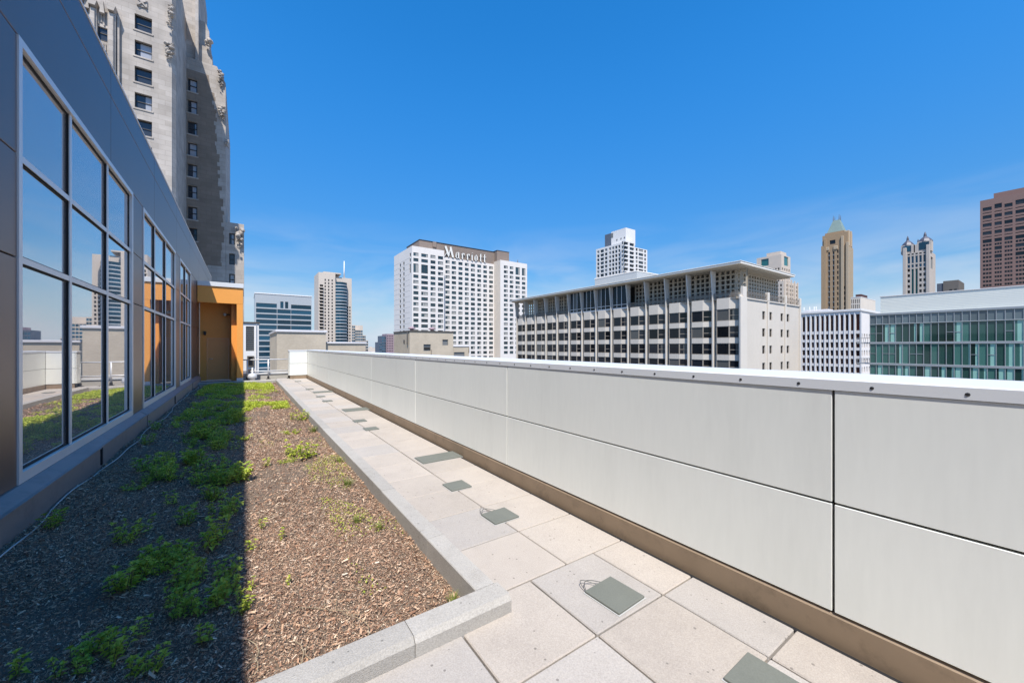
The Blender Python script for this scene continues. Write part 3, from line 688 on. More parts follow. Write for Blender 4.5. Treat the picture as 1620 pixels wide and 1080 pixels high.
pl_at(587, 678.5, 0.25, 0.25, 'grey cover plate just past the nearest long plate', 0.0)
pl_at(569, 666, 0.25, 0.25, 'grey cover plate second past the nearest long plate', 0.0)
pl_at(563, 648, 0.60, 0.42, 'second long grey cover plate along the walkway', 0.0)
pl_at(518, 634.5, 0.25, 0.25, 'grey cover plate just past the second long plate', 0.0)
pl_at(507.5, 627.5, 0.25, 0.25, 'grey cover plate just before the farthest long plate', 0.0)
pl_at(511, 620, 0.60, 0.42, 'farthest long grey cover plate beside the parapet', 0.0)
pl_at(490, 615.8, 0.25, 0.25, 'grey cover plate just past the farthest long plate', 0.0)
pl_at(471.5, 603.3, 0.25, 0.25, 'farthest small grey cover plate at the end of the walk', 0.0)

# ================================================================== ORANGE ENTRANCE BOX
AY = 21.8; XR = xY(384.5, AY); XL = WX + 0.02
ent = thing('orange_entrance', 'orange panelled rooftop entrance box with white coping at the far end of the bed', 'entrance', (-0.8, 22.6, 0))
ZC = zz(447, -0.8, AY); ZF1 = zz(454, -0.8, AY); ZF0 = zz(479.5, -0.8, AY)
q = MB(); q.cbox(XL, XR+0.03, AY-0.05, 25.5, ZF1+0.004, ZC, 0.008); q.build('coping', 'coping_white', ent)
q = MB(); q.cbox(XL, XR, AY, AY+0.25, ZF0, ZF1, 0.004); q.build('fascia', 'orange_panel', ent)
q = MB(); q.box(XL, XR-0.002, AY+0.252, 25.4, ZF0+0.25, ZF1); q.build('soffit', 'orange_panel', ent)
xf = xY(374.5, AY)
q = MB(); q.cbox(xf, XR, AY+0.003, AY+0.5, 0.14, ZF0-0.004, 0.004); q.build('side_fin', 'orange_panel', ent)
q = MB(); q.cbox(xY(366, AY+0.5), XR-0.003, AY+0.502, 25.4, 0.0, ZF0+0.246, 0.003); q.build('side_wall', 'orange_panel', ent)
q = MB(); q.cbox(xf-0.006, XR+0.006, AY-0.004, AY+0.49, 0.0, 0.138, 0.004); q.build('fin_base', 'frame_alu', ent)
BY = AY + 1.25
xd0, xd1 = xY(326.5, BY), xY(363.5, BY); zd = zz(534, -1, BY)
q = MB(); wall(q, '-Y', BY, XL, xY(366, AY+0.5), 0.0, ZF0+0.248, [(xd0, xd1, 0.0, zd)], 0.07); q.build('back_wall', 'orange_panel', ent, fix=False)
dr = MB(); dr.cbox(xd0+0.055, xd1-0.055, BY+0.02, BY+0.06, 0.03, zd-0.055, 0.003); door = dr.build('door', 'door_paint', ent)
q = MB(); q.box(xd0, xd0+0.05, BY-0.012, BY+0.06, 0, zd); q.box(xd1-0.05, xd1, BY-0.012, BY+0.06, 0, zd); q.box(xd0+0.05, xd1-0.05, BY-0.012, BY+0.06, zd-0.05, zd); q.build('frame', 'door_paint', door)
q = MB(); q.tube([(xd0+0.11, BY+0.02, 1.02), (xd0+0.11, BY-0.04, 1.02)], 0.012, 8); q.tube([(xd0+0.10, BY-0.04, 1.02), (xd0+0.24, BY-0.04, 1.02)], 0.011, 8); q.build('handle', 'galvanised', door, smooth=True)
q = MB(); q.box(xd0, xd1, BY-0.02, BY+0.06, 0, 0.025); q.build('threshold', 'galvanised', door)
lx = xY(357, BY-0.3); lz = zz(497.5, lx, BY-0.3)
lm = MB(); lm.tube([(lx+0.16, BY-0.3, lz), (lx+0.02, BY-0.3, lz)], 0.03, 10); la = lm.build('lamp_bracket', 'bronze_dark', ent, smooth=True)
q = MB(); q.lathe([(0.01, -0.075), (0.05, -0.06), (0.075, 0), (0.05, 0.06), (0.01, 0.075)], 14, (lx-0.03, BY-0.3, lz)); q.build('globe', 'lamp_glass', la, smooth=True)
q = MB(); q.cbox(xY(322, BY-0.1), xY(326, BY-0.1), BY-0.12, BY-0.004, zz(530, -1.4, BY), zz(524, -1.4, BY), 0.01); q.build('alarm_box', 'bronze_dark', ent)

# ================================================================== RAILING, ROOF VENT, LOW WALL AT THE FAR END
rl = thing('railing', 'grey tubular railing between the orange entrance and the parapet end', 'railing', (1.0, 22.3, 0))
RY = 22.35; x0, x1 = xY(388, RY), xY(457, RY); rz1 = zz(568.5, 1, RY); rz2 = zz(586.5, 1, RY)
for k, px in enumerate((391, 424.5, 457)):
    xx = xY(px, RY)
    q = MB(); q.tube([(xx, RY, 0.0), (xx, RY, rz1)], 0.03, 10); p_ = q.build('post', 'galvanised', rl, smooth=True)
    q = MB(); q.cbox(xx-0.09, xx+0.09, RY-0.07, RY+0.07, 0.0, 0.025, 0.004); q.cbox(xx-0.045, xx+0.045, RY-0.045, RY+0.045, 0.025, 0.14, 0.006); q.build('base_plate', 'bronze_dark', p_)
for z in (rz1, rz2):
    q = MB(); q.tube([(x0-0.1, RY, z), (x1+0.02, RY, z)], 0.028, 10); q.build('rail', 'galvanised', rl, smooth=True)
q = MB(); q.cbox(x0-0.1, x1, RY+0.12, RY+0.16, rz2-0.17, rz2-0.09, 0.006); q.build('kick_rail', 'galvanised', rl)

vx = xY(395, 21.9)
vt = thing('roof_vent', 'squat galvanised mushroom vent by the foot of the orange fin', 'vent', (vx+0.1, 21.45, 0))
q = MB(); q.lathe([(0.1, 0.0), (0.1, 0.2), (0.09, 0.22)], 16, (vx+0.1, 21.45, 0)); q.build('pipe', 'galvanised', vt, smooth=True)
q = MB(); q.lathe([(0.17, 0.14), (0.185, 0.16), (0.185, 0.25), (0.15, 0.32), (0.07, 0.36), (0.035, 0.37), (0.03, 0.62)], 16, (vx+0.1, 21.45, 0)); q.build('cap', 'galvanised', vt, smooth=True)

lw = thing('low_concrete_wall', 'low buff concrete kerb wall behind the railing', 'wall', (1.0, 23.4, 0))
q = MB(); q.cbox(-0.1, 2.0, 23.1, 23.5, -0.13, zz(589, 1, 23.1)-0.06, 0.01); q.build('wall', 'concrete', lw)
q = MB(); q.cbox(-0.15, 2.05, 23.05, 23.55, zz(589, 1, 23.1)-0.058, zz(589, 1, 23.1), 0.008); q.build('cap', 'kerb_stone', lw)
# ================================================================== CITY
# ------------------------------------------------------------------ old limestone hotel tower, upper left
TY, TR = 64.0, 75.0
b = Bld('limestone_tower', 'old limestone tower with carved brackets rising behind the metal penthouse', 'tower', ['stone_limestone', 'void_dark'], (-15, 76, GROUND))
tx = xY(272, TY)                                   # right edge of the lit front block
wx0, wx1 = xY(213, TY), xY(240.5, TY)
zr = [zz(y, (wx0+wx1)/2, TY) for y in (38, 120)]; fp = (zr[0]-zr[1])/2
rows = floors(zr[0], fp, 14, 1.85)
nx0, nx1 = xY(158, TY+0.6), xY(174, TY+0.6)
H1 = 52.5
ops = grid([(wx0, wx1)], rows)
b.block(-42, tx, TY, 100, GROUND, H1, Y=[], rev=0.45, roof=True) if False else None
opsA = grid([(wx0, wx1)], rows) + grid([(wx0-7.6-2.2, wx0-7.6), (wx0-7.6-6.4, wx0-7.6-4.2)], rows)
b.block(-42, tx, TY, 100, GROUND, H1, Y=opsA, rev=0.42, style='sash', glass='glass_tower', frame='bronze_dark', t=0.09)
# recessed shaded wing and low wing
sx0, sx1 = xY(297, TR), xY(312, TR)
zr2 = [zz(y, -6, TR) for y in (137, 338)]; fp2 = (zr2[0]-zr2[1])/6
xR = xY(357, TR); ZT = 45.0
b.block(tx+0.01, xR, TR, 98, GROUND, ZT-2.7, Y=grid([(sx0, sx1)], floors(zr2[0], fp2, 14, 1.9)), rev=0.35, style='sash', glass='glass_tower', frame='bronze_dark', t=0.11, roof=False)
xw = xY(386, TR); lw0, lw1 = xY(362.5, TR), xY(371.5, TR)
zw_ = zz(378.5, -1, TR)
b.block(xR+0.01, xw, TR+0.15, 96, GROUND, zz(353, -1, TR), Y=grid([(lw0, lw1)], floors(zw_, fp2, 6, 1.75)), rev=0.35, style='sash', glass='glass_tower', frame='bronze_dark', t=0.11)
# stepped crown of the recessed wing: chamfered shoulders
def crown(x0, x1, cut, y0, y1, z0, z1, zc):
    b.mb.prismY([(x0, z0), (x1, z0), (x1, zc), (x1-cut, z1), (x0, z1)], y0, y1)
crown(tx+0.01, xR, 1.1, TR, 98, ZT-2.7, ZT, ZT-2.2)
crown(tx+0.01, xY(336, TR+2.5), 0.6, TR+2.5, 95, ZT+0.01, ZT+4.0, ZT+2.8)
crown(tx+0.01, xY(331, TR+3.2), 0.5, TR+3.2, 94, ZT+4.01, ZT+8.3, ZT+7.0)
crown(tx-6, xY(316, TR+4), 0.5, TR+4, 94, ZT+8.31, ZT+22, ZT+20)
b.mb.box(xY(309, TR+1.8), xY(314, TR+1.8), TR+1.8, TR+4, ZT+0.3, ZT+15)
b.mb.prism([(tx, TY+0.02), (tx+0.35, TY+0.5), (tx+0.35, TR), (tx, TR)], GROUND, H1-6)
b.done()
# string courses, sills
def sill(x0, x1, y, z, h=0.22, d=0.07):
    q = MB(); q.cbox(x0-0.15, x1+0.15, y-d, y-0.003, z-h, z-0.004, 0.03); b.part('sill', q, 'stone_limestone')
for z0, z1 in rows[:7]: sill(wx0, wx1, TY, z0)
for z0, z1 in floors(zr2[0], fp2, 9, 1.9): sill(sx0, sx1, TR, z0, 0.2, 0.06)
# ornate pilastered bay at the left
for k, px in enumerate((131, 149, 178.5)):
    xx = xY(px, TY); top = zz((0, 8, 17)[k], xx, TY)
    q = MB(); q.cbox(xx-0.34, xx+0.34, TY-0.55, TY-0.004, GROUND+60, top-0.6, 0.06); q.cbox(xx-0.2, xx+0.2, TY-0.72, TY-0.56, GROUND+60, top-0.8, 0.05)
    b.part('pilaster', q, 'stone_limestone')
    q = MB(); q.prismY([(xx-0.25, top-0.6), (xx+0.25, top-0.6), (xx+0.42, top), (xx+0.1, top+0.35), (xx-0.42, top)], TY-1.0, TY-0.01); b.part('gargoyle', q, 'stone_limestone')
xx = xY(188, TY)
q = MB(); q.cbox(xx-0.12, xx+0.12, TY-0.3, TY-0.004, GROUND+60, zz(28, xx, TY), 0.04); q.cbox(xY(180.5, TY), xx-0.13, TY-0.14, TY-0.004, GROUND+60, zz(26, xx, TY), 0.04); b.part('pilaster', q, 'stone_limestone')
for k, (pa, pb) in enumerate(((155, 173.5), (134, 146))):
    xa, xb = xY(pa, TY), xY(pb, TY)
    for i in range(6):
        zc_ = zz(55 - 12*k, (xa+xb)/2, TY) - i*fp
        o = win_mesh(xb-xa-0.1, 1.7, 'sash', 'glass_tower', 'bronze_dark', 0.1)
        obj('window', o, b.root, ((xa+xb)/2, TY-0.06, zc_), 0)
        q = MB(); q.cbox(xa, xb, TY-0.2, TY-0.004, zc_-fp+0.95, zc_-0.9, 0.05)
        for j in range(5): q.cbox(xa+(xb-xa)*(j+0.12)/5, xa+(xb-xa)*(j+0.82)/5, TY-0.3, TY-0.21, zc_-fp+1.15+0.12*math.sin(j*2.1), zc_-1.15, 0.04)
        b.part('spandrel', q, 'stone_limestone')
    q = MB(); zt = zz(18-8*k, (xa+xb)/2, TY)
    q.cbox(xa, xb, TY-0.25, TY-0.004, zt-2.1, zt-0.3, 0.05)
    for j in range(4): q.cbox(xa+(xb-xa)*(j+0.1)/4, xa+(xb-xa)*(j+0.7)/4, TY-0.36, TY-0.26, zt-1.9+0.3*(j % 2), zt-0.5, 0.05)
    q.prismY([((xa+xb)/2-0.2, zt-0.7), ((xa+xb)/2+0.2, zt-0.7), ((xa+xb)/2+0.1, zt+0.7), ((xa+xb)/2-0.1, zt+0.7)], TY-0.8, TY-0.37)
    b.part('carved_panel', q, 'stone_limestone')
# carved brackets on the corners
def carving(x, y, z, w_, h_, seed):
    rr = random.Random(seed); bm = bmesh.new()
    for i in range(26):
        t_ = i/25; r_ = 0.72*w_*(0.30+0.32*math.sin(math.pi*(t_**0.7)))*(1.15-t_*0.6)
        mtx = Matrix.Translation((x+rr.uniform(-0.32, 0.32)*w_, y+rr.uniform(-0.45, 0.1)*w_, z-t_*h_)) @ Matrix.Diagonal((1, 1, rr.uniform(0.6, 1.2), 1))
        bmesh.ops.create_icosphere(bm, subdivisions=2, radius=r_*rr.uniform(0.35, 0.75), matrix=mtx)
    for v in bm.verts: v.co += Vector((rr.uniform(-1, 1), rr.uniform(-1, 1), rr.uniform(-1, 1)))*0.035*w_
    me = bpy.data.meshes.new('carved_bracket'); bm.to_mesh(me); bm.free(); me.materials.append(M['stone_limestone']); obj('carved_bracket', me, b.root)
for px, py, Y_, w_, h_ in ((269, 72, TY, 1.0, 2.0), (270, 10, TY, 0.9, 3.0), (351, 170, TR, 1.0, 2.1), (349, 114, TR, 0.9, 2.6), (331, 66, TR+2.2, 1.1, 1.0), (379, 362, TR, 1.3, 3.2), (359.5, 222, TR, 0.6, 1.4)):
    xx = xY(px, Y_); carving(xx, Y_-0.15, zz(py, xx, Y_), w_, h_, int(px))
q = MB(); xx = xY(225, TY); zq = zz(6, xx, TY)
q.cbox(xx-0.5, xx+0.5, TY-0.12, TY-0.003, zq-0.5, zq+0.5, 0.05); q.prismY([(xx-0.45, zq-0.35), (xx-0.35, zq-0.45), (xx+0.45, zq+0.35), (xx+0.35, zq+0.45)], TY-0.22, TY-0.13); q.prismY([(xx-0.45, zq+0.35), (xx-0.35, zq+0.45), (xx+0.45, zq-0.35), (xx+0.35, zq-0.45)], TY-0.23, TY-0.135)
b.part('carved_panel', q, 'stone_limestone')
# soot stain with stepped edge on the shaded wing: thin weathered facing stones
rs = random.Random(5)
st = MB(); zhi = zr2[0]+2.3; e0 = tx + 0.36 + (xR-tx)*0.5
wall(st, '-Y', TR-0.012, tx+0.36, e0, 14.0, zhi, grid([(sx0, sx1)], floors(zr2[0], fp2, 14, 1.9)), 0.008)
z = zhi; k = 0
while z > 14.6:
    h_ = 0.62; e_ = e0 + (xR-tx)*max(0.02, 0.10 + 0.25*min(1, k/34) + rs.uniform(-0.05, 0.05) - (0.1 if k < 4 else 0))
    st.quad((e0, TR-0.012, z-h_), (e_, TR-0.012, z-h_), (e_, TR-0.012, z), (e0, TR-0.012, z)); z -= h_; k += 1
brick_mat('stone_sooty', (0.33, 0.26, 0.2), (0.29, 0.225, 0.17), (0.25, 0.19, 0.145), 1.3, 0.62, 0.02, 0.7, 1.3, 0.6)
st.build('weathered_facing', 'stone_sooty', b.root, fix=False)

# ------------------------------------------------------------------ neighbouring brick roof structures
def brick_house(name, label, x0, x1, y0, y1, z1, extra=()):
    h = Bld(name, label, 'roof structure', 'brick_buff', ((x0+x1)/2, (y0+y1)/2, GROUND)); h.block(x0, x1, y0, y1, -30, z1, Y=[e[:4] for e in extra if e[4] == 0] if extra else (), glass='louvre_grey', style='frame', frame='louvre_grey', rev=0.15)
    h.done(); q = MB(); q.cbox(x0-0.12, x1+0.12, y0-0.12, y1+0.12, z1+0.004, z1+0.24, 0.03); q.build('coping', 'frame_alu', h.root)
    return h
Y1 = 45.0
xa, xb, xc = xY(438, Y1), xY(515.6, Y1), xY(580, Y1)
h1 = brick_house('brick_roof_house', 'pale buff brick roof structure with taller left part behind the railing', xa, xb, Y1, 58, zz(525, xa, Y1))
q = MB(); q.box(xb+0.01, xc, Y1+0.5, 57, -30, zz(541, xc, Y1)-0.2); q.build('lower_wing', 'brick_buff', h1.root)
q = MB(); q.cbox(xb+0.13, xc+0.12, Y1+0.38, 57.1, zz(541, xc, Y1)-0.196, zz(541, xc, Y1), 0.03); q.build('coping', 'frame_alu', h1.root)
Y2 = 60.0
xa, xb, xc = xY(648, Y2), xY(717, Y2), xY(743.5, Y2)
lo1 = (xY(670, Y2), xY(681.5, Y2), zz(555, 24, Y2), zz(544.5, 24, Y2)); lo2 = (xY(700, Y2), xY(709, Y2), zz(546, 28, Y2), zz(537, 28, Y2))
h2 = Bld('brick_roof_house', 'buff brick roof structure with grey louvres below the hotel sign tower', 'roof structure', 'brick_buff', (xa+4, Y2+4, GROUND))
h2.block(xa, xb, Y2, yX(623, xa), -30, zz(524.5, xa, Y2), Y=[lo1, lo2], rev=0.18, style='frame', glass='louvre_grey', frame='louvre_grey', t=0.09)
lo3 = (xY(717.2, Y2+0.4), xY(735, Y2+0.4), -8, zz(557, 30, Y2))
h2.block(xb+0.02, xc, Y2+0.4, Y2+6, -30, zz(548.3, xc, Y2), Y=[(lo3[0]+0.1, lo3[1], lo3[2], lo3[3])], rev=0.15, style='frame', glass='louvre_grey', frame='louvre_grey', t=0.09)
h2.done()
q = MB(); q.box(lo1[0]+0.15, lo1[1]-0.15, Y2+0.02, Y2+0.1, lo1[2]+0.25, lo1[2]+0.62); h2.part('open_vent', q, 'void_dark')
q = MB(); ztp = zz(524.5, xa, Y2); q.cbox(xa-0.1, xb+0.1, Y2-0.1, yX(623, xa), ztp+0.004, ztp+0.2, 0.03); h2.part('coping', q, 'bronze_frame')
q = MB(); z3 = zz(548.3, xc, Y2); q.cbox(xb+0.13, xc+0.1, Y2+0.3, Y2+6, z3+0.004, z3+0.16, 0.03); h2.part('coping', q, 'frame_alu')
for px in (651.5, 683.5):
    xx = xY(px, Y2+2)
    q = MB(); q.lathe([(0.3, 0), (0.3, 0.3), (0.62, 0.36), (0.6, 0.5), (0.2, 0.72)], 12, (xx, Y2+2, ztp+0.2)); h2.part('ventilator', q, 'mauve_stone', True)
xx = xY(682, Y2); q = MB(); q.tube([(xx, Y2-0.08, zz(553, xx, Y2)), (xx, Y2-0.08, -6)], 0.06, 8); h2.part('pipe', q, 'bronze_frame', True)
xx = xY(741.5, Y2+0.4); q = MB(); q.tube([(xx, Y2+0.3, z3), (xx, Y2+0.3, zz(558, xx, Y2))], 0.06, 8); h2.part('pipe', q, 'bronze_frame', True)
q = MB(); q.cbox(xY(646.4, Y2), xY(647.4, Y2), Y2+0.6, Y2+0.9, zz(545, xa, Y2), ztp, 0.01); h2.part('downpipe', q, 'dark_block')
q = MB(); ym = yX(639.5, xa); q.cbox(xa-0.05, xa-0.004, ym-0.3, ym+0.3, zz(543, xa, ym), zz(537.5, xa, ym), 0.01); h2.part('hatch', q, 'bronze_frame')

# roof of the neighbouring block under the brick structures
q = MB(); q.box(-4, 62, 30, 110, GROUND, -9); tag(q.build('neighbour_roof_block', 'roof_gravel'), 'flat roofed neighbouring block carrying the buff brick roof structures', 'building')

# white framed building with louvre, at the end of the railing
Yw = 40.0; xa, xb = xY(385, Yw), xY(409.5, Yw)
b = Bld('white_framed_building', 'narrow white framed facade with grey louvre left of the blue glass block', 'building', 'white_paint', (xa, Yw+4, GROUND))
lx0, lx1 = xY(389, Yw), xY(402, Yw)
b.block(xa, xb, Yw, Yw+1.5, -30, zz(511, xa, Yw), Y=[(lx0, lx1, zz(555, xa, Yw), zz(516, xa, Yw))], rev=0.2, style='plain', glass='louvre_grey')
b.win('-Y', Yw, (xY(391, Yw), xY(402, Yw), zz(580, xa, Yw), zz(563, xa, Yw)), -0.02, 'frame', 'glass_office', 'bronze_frame', t=0.1)
b.win('-Y', Yw, (xY(391, Yw), xY(402, Yw), zz(600, xa, Yw), zz(584, xa, Yw)), -0.02, 'frame', 'glass_office', 'bronze_frame', t=0.1)
for i in range(14):
    z = zz(555, xa, Yw) + 0.09 + i*0.18
    if z < zz(516, xa, Yw)-0.1:
        q = MB(); q.box(lx0, lx1, Yw+0.08, Yw+0.16, z, z+0.07); b.part('slat', q, 'louvre_grey')
q = MB(); q.cbox(xa-0.1, xb+0.08, Yw-0.1, Yw+1.6, zz(511, xa, Yw)+0.004, zz(511, xa, Yw)+0.12, 0.02); b.part('coping', q, 'bronze_frame')
q = MB(); q.cbox(xY(405, Yw), xY(405.8, Yw), Yw-0.12, Yw-0.004, -20, zz(512, xa, Yw), 0.02); b.part('rib', q, 'frame_alu')
b.done()

# ------------------------------------------------------------------ blue glass office block
Yb = 327.0; xa, xb = xY(403.5, Yb), xY(493, Yb); pit = 3.9
b = Bld('blue_glass_office', 'blue banded glass office block beyond the orange entrance', 'office block', 'office_band', ((xa+xb)/2, Yb+15, GROUND))
ztop = zz(464, xa, Yb); z0 = zz(482, xa, Yb)
xm = xY(438, Yb)
rowsb = floors(z0, pit, 20, 2.95)
left = grid([(xa+0.6, xm)], rowsb); xq = xY(460.5, Yb)
right = grid([(xm+0.3, xq-0.2), (xq, xb-0.3)], rowsb[1:]) + [(xq, xb-0.3, *rowsb[0])]
sq = [(xY(443.5, Yb), xY(448.5, Yb), rowsb[0][0]-0.1, rowsb[0][1]+1.9), (xY(451, Yb), xY(456, Yb), rowsb[0][0]-0.1, rowsb[0][1]+1.9)]
b.block(xa, xb, Yb, Yb+35, GROUND, ztop, Y=left, rev=0.25, style='plain', glass='glass_blue', roof=True) if False else None
b.block(xa, xb, Yb, Yb+35, GROUND, ztop, Y=left+right+sq, rev=0.25, style='plain', glass='glass_blue')
q = MB(); q.cbox(xa-0.3, xb+0.3, Yb-0.3, Yb+35, ztop+0.01, ztop+0.7, 0.1); b.part('roof_edge', q, 'white_paint')
b.done()

# ------------------------------------------------------------------ tan apartment tower with mast and bowed glass bay
Yt = 410.0; xa, xb = xY(504, Yt), xY(557.5, Yt)
b = Bld('tan_apartment_tower', 'tan apartment tower with white mast and bowed blue glass balconies', 'tower', ['pale_tower'], ((xa+xb)/2, Yt+12, GROUND))
zt = zz(433, (xa+xb)/2, Yt); fl = 3.15
c0 = [(xY(p, Yt), xY(p+2.1, Yt)) for p in (513.5, 519, 524.5)]
zrs = floors(zt-7, fl, 30, 1.9)
bx0, bx1 = xY(530.5, Yt), xY(548.5, Yt); xg = xY(507, Yt); xg1 = xY(511.5, Yt)
b.block(xa, bx0, Yt, Yt+28, GROUND, zt, Y=grid(c0, zrs), rev=0.35, joined=True, glass='glass_dark')
b.block(bx0+0.02, xb, Yt+3, Yt+28, GROUND, zz(440, xb, Yt), Y=grid([(xY(550, Yt), xY(552.3, Yt)), (xY(553.6, Yt), xY(555.6, Yt))], zrs[8:]), rev=0.35, joined=True, glass='glass_dark')
b.done()
zb = zz(446, bx0, Yt)
for i in range(27):
    z = zb - i*fl
    if z < -20: break
    n = 7; arc = [(bx0+(bx1-bx0)*k/n, Yt-3.2*math.sin(math.pi*(0.08+0.84*k/n))) for k in range(n+1)]
    poly = [(bx0, Yt+2.9)] + arc + [(bx1, Yt+2.9)]
    q = MB(); q.prism(poly, z-fl*0.72, z); b.part('glass_bay', q, 'glass_blue')
    poly = [(bx0-0.05, Yt+2.9)] + [(p_[0], p_[1]-0.35) for p_ in arc] + [(bx1+0.05, Yt+2.9)]
    q = MB(); q.prism(poly, z-fl+0.01, z-fl*0.72-0.01); b.part('balcony_slab', q, 'office_band')
for i in range(24):
    z = zt-14-i*fl
    q = MB(); q.cbox(xg-1.2, xg1, Yt-1.3, Yt-0.01, z-0.9, z, 0.05); b.part('balcony', q, 'pale_tower')
    q = MB(); q.box(xg-0.6, xg1-0.2, Yt-0.12, Yt-0.015, z+0.02, z+fl-0.95); b.part('balcony_opening', q, 'void_dark')
q = MB(); xx = xY(544.5, Yt+6); q.tube([(xx, Yt+6, zt-6), (xx, Yt+6, zz(413, xx, Yt+6))], [0.8, 0.35], 8); b.part('mast', q, 'white_paint', True)
q = MB(); q.prism([(xY(512, Yt), Yt+1), (xY(540, Yt), Yt+1), (xY(542, Yt), Yt+20), (xY(512, Yt), Yt+20)], zt+0.01, zt+1.2); b.part('roof_edge', q, 'pale_tower')

# ------------------------------------------------------------------ small distant blocks near the vanishing street
Yd = 470.0
b = Bld('stepped_glass_block', 'small dark glass building with sloping shoulder right of the tan tower', 'building', 'pale_tower', (xY(570, Yd), Yd, GROUND))
za = zz(516, xY(570, Yd), Yd)
for i, (p0, p1, yt) in enumerate(((557, 562, 514), (562, 574, 521), (574, 579, 530), (579, 583, 538))):
    x0, x1 = xY(p0, Yd), xY(p1, Yd); z1 = zz(yt, x0, Yd)
    b.block(x0, x1-0.02, Yd+i*0.5, Yd+20, GROUND, z1, Y=grid(runs(x0, x1-0.02, 2 if p1-p0 < 6 else 4, 0.86), floors(z1-2.2, 3.2, 12, 2.3)), rev=0.2, joined=True, glass='glass_blue_joined')
x0, x1 = xY(566, Yd+8), xY(578, Yd+8)
b.block(x0, x1, Yd+20.2, Yd+34, GROUND, zz(514.5, x0, Yd+20), rev=0.2)
b.done()
Ye = 520.0
b = Bld('blue_glass_slab', 'thin dark blue glass slab on the horizon left of the mauve block', 'building', 'steel_blue_side', (xY(605, Ye), Ye, GROUND))
for p0, p1, yt in ((600, 604.2, 541), (604.3, 611, 531)):
    x0, x1 = xY(p0, Ye), xY(p1, Ye); z1 = zz(yt, x0, Ye)
    b.block(x0, x1, Ye, Ye+20, GROUND, z1, Y=grid(runs(x0, x1, 3, 0.8), floors(z1-3, 3.6, 14, 2.4)), rev=0.2, joined=True, glass='glass_blue_joined')
b.done()
b = Bld('mauve_block', 'mauve stone block with small windows on the horizon beside the brick structure', 'building', 'mauve_stone', (xY(617, Ye), Ye+2, GROUND))
x0, x1 = xY(610.5, Ye), xY(640, Ye); z1 = zz(528, x0, Ye)
b.block(x0, x1, Ye-4, Ye+18, GROUND, z1, Y=grid(runs(x0, x1, 9, 0.5), floors(z1-3, 3.3, 16, 1.9)), rev=0.2, joined=True, glass='glass_dark')
b.done()
# low distant roofs closing the view to the horizon
rs = random.Random(11)
ORD = ['leftmost', 'second', 'third', 'fourth', 'fifth', 'sixth', 'seventh', 'eighth']
for i in range(8):
    Yk = rs.uniform(700, 1500); px = 582 + i*3.2; x0 = xY(px, Yk); wd = rs.uniform(12, 26); zt_ = rs.uniform(-38, 1.0)
    q = MB(); q.box(x0, x0+wd, Yk, Yk+rs.uniform(20, 40), GROUND, zt_); q.box(x0+wd*0.3, x0+wd*0.6, Yk+4, Yk+12, zt_, zt_+3)
    tag(q.build('distant_house_block', rs.choice(['white_paint', 'pale_tower', 'mauve_stone', 'tan_wall'])), f'tiny far-off block on the horizon beside the stepped glass block, {ORD[i]} of the row', 'building', 'far-off blocks on the horizon')
# ------------------------------------------------------------------ white hotel tower with blackletter roof sign
HYf, HYm = 193.0, 200.0
xL = xY(651.9, HYf); x1 = xY(702.8, HYf); x2 = xY(781.6, HYm); x3 = xY(833.9, HYf); yB = yX(623.4, xL)
b = Bld('white_hotel_tower', 'broad white hotel tower with gridded windows and a large rooftop name sign', 'hotel', ['white_concrete', 'tan_wall'], ((xL+x3)/2, 210, GROUND))
pit = 2.87; ZH = 49.7
rowsH = floors(ZH, pit, 20, 1.75)
def zpx(p): return 620 + p/7.364
colsL = [(xY(zpx(a), HYf), xY(zpx(c), HYf)) for a, c in ((250, 310), (342, 420), (450, 508), (537, 597))]
colsM = [(xY(zpx(a), HYm), xY(zpx(c), HYm)) for a, c in ((624, 672), (697, 748), (775, 823), (850, 895), (920, 968), (995, 1040), (1065, 1108), (1133, 1178))]
colsR = [(xY(zpx(a), HYf), xY(zpx(c), HYf)) for a, c in ((1305, 1350), (1373, 1415), (1440, 1490), (1515, 1555))]
tall = (rowsH[3][0], rowsH[2][1])
opL = grid(colsL[:2], rowsH[:2]) + [(*c, *tall) for c in colsL[:2]] + grid(colsL[:2], rowsH[4:17]) + grid(colsL[2:], rowsH[:17])
opM = grid(colsM, rowsH[:20]); 
opR = grid(colsR[:2], rowsH[:19]) + [(*c, rowsH[1][0], rowsH[0][1]) for c in colsR[2:]] + grid(colsR[2:], rowsH[2:19])
sideY = [(yX(638.9, xL)-1.1, yX(638.9, xL)+1.1), (yX(633.3, xL)-1.1, yX(633.3, xL)+1.1)]
opS = grid(sideY, rowsH[1:17]); yc = yX(649, xL); opS += [(yc-1.0, yc+1.0, *rowsH[0]), (yc-1.0, yc+1.0, *rowsH[1]), (yc-1.0, yc+1.0, *tall)]
kw = dict(rev=0.22, style='split', glass='glass_hotel', frame='bronze_frame', t=0.09)
b.block(xL, x1, HYf, yB, GROUND, 53.9, Y=opL, X=opS, **kw)
b.block(x1+0.02, x2, HYm, yB-1, GROUND, 52.2, Y=opM, **kw)
b.block(x2+0.02, x3, HYf, yB, GROUND, 53.6, Y=opR, **kw)
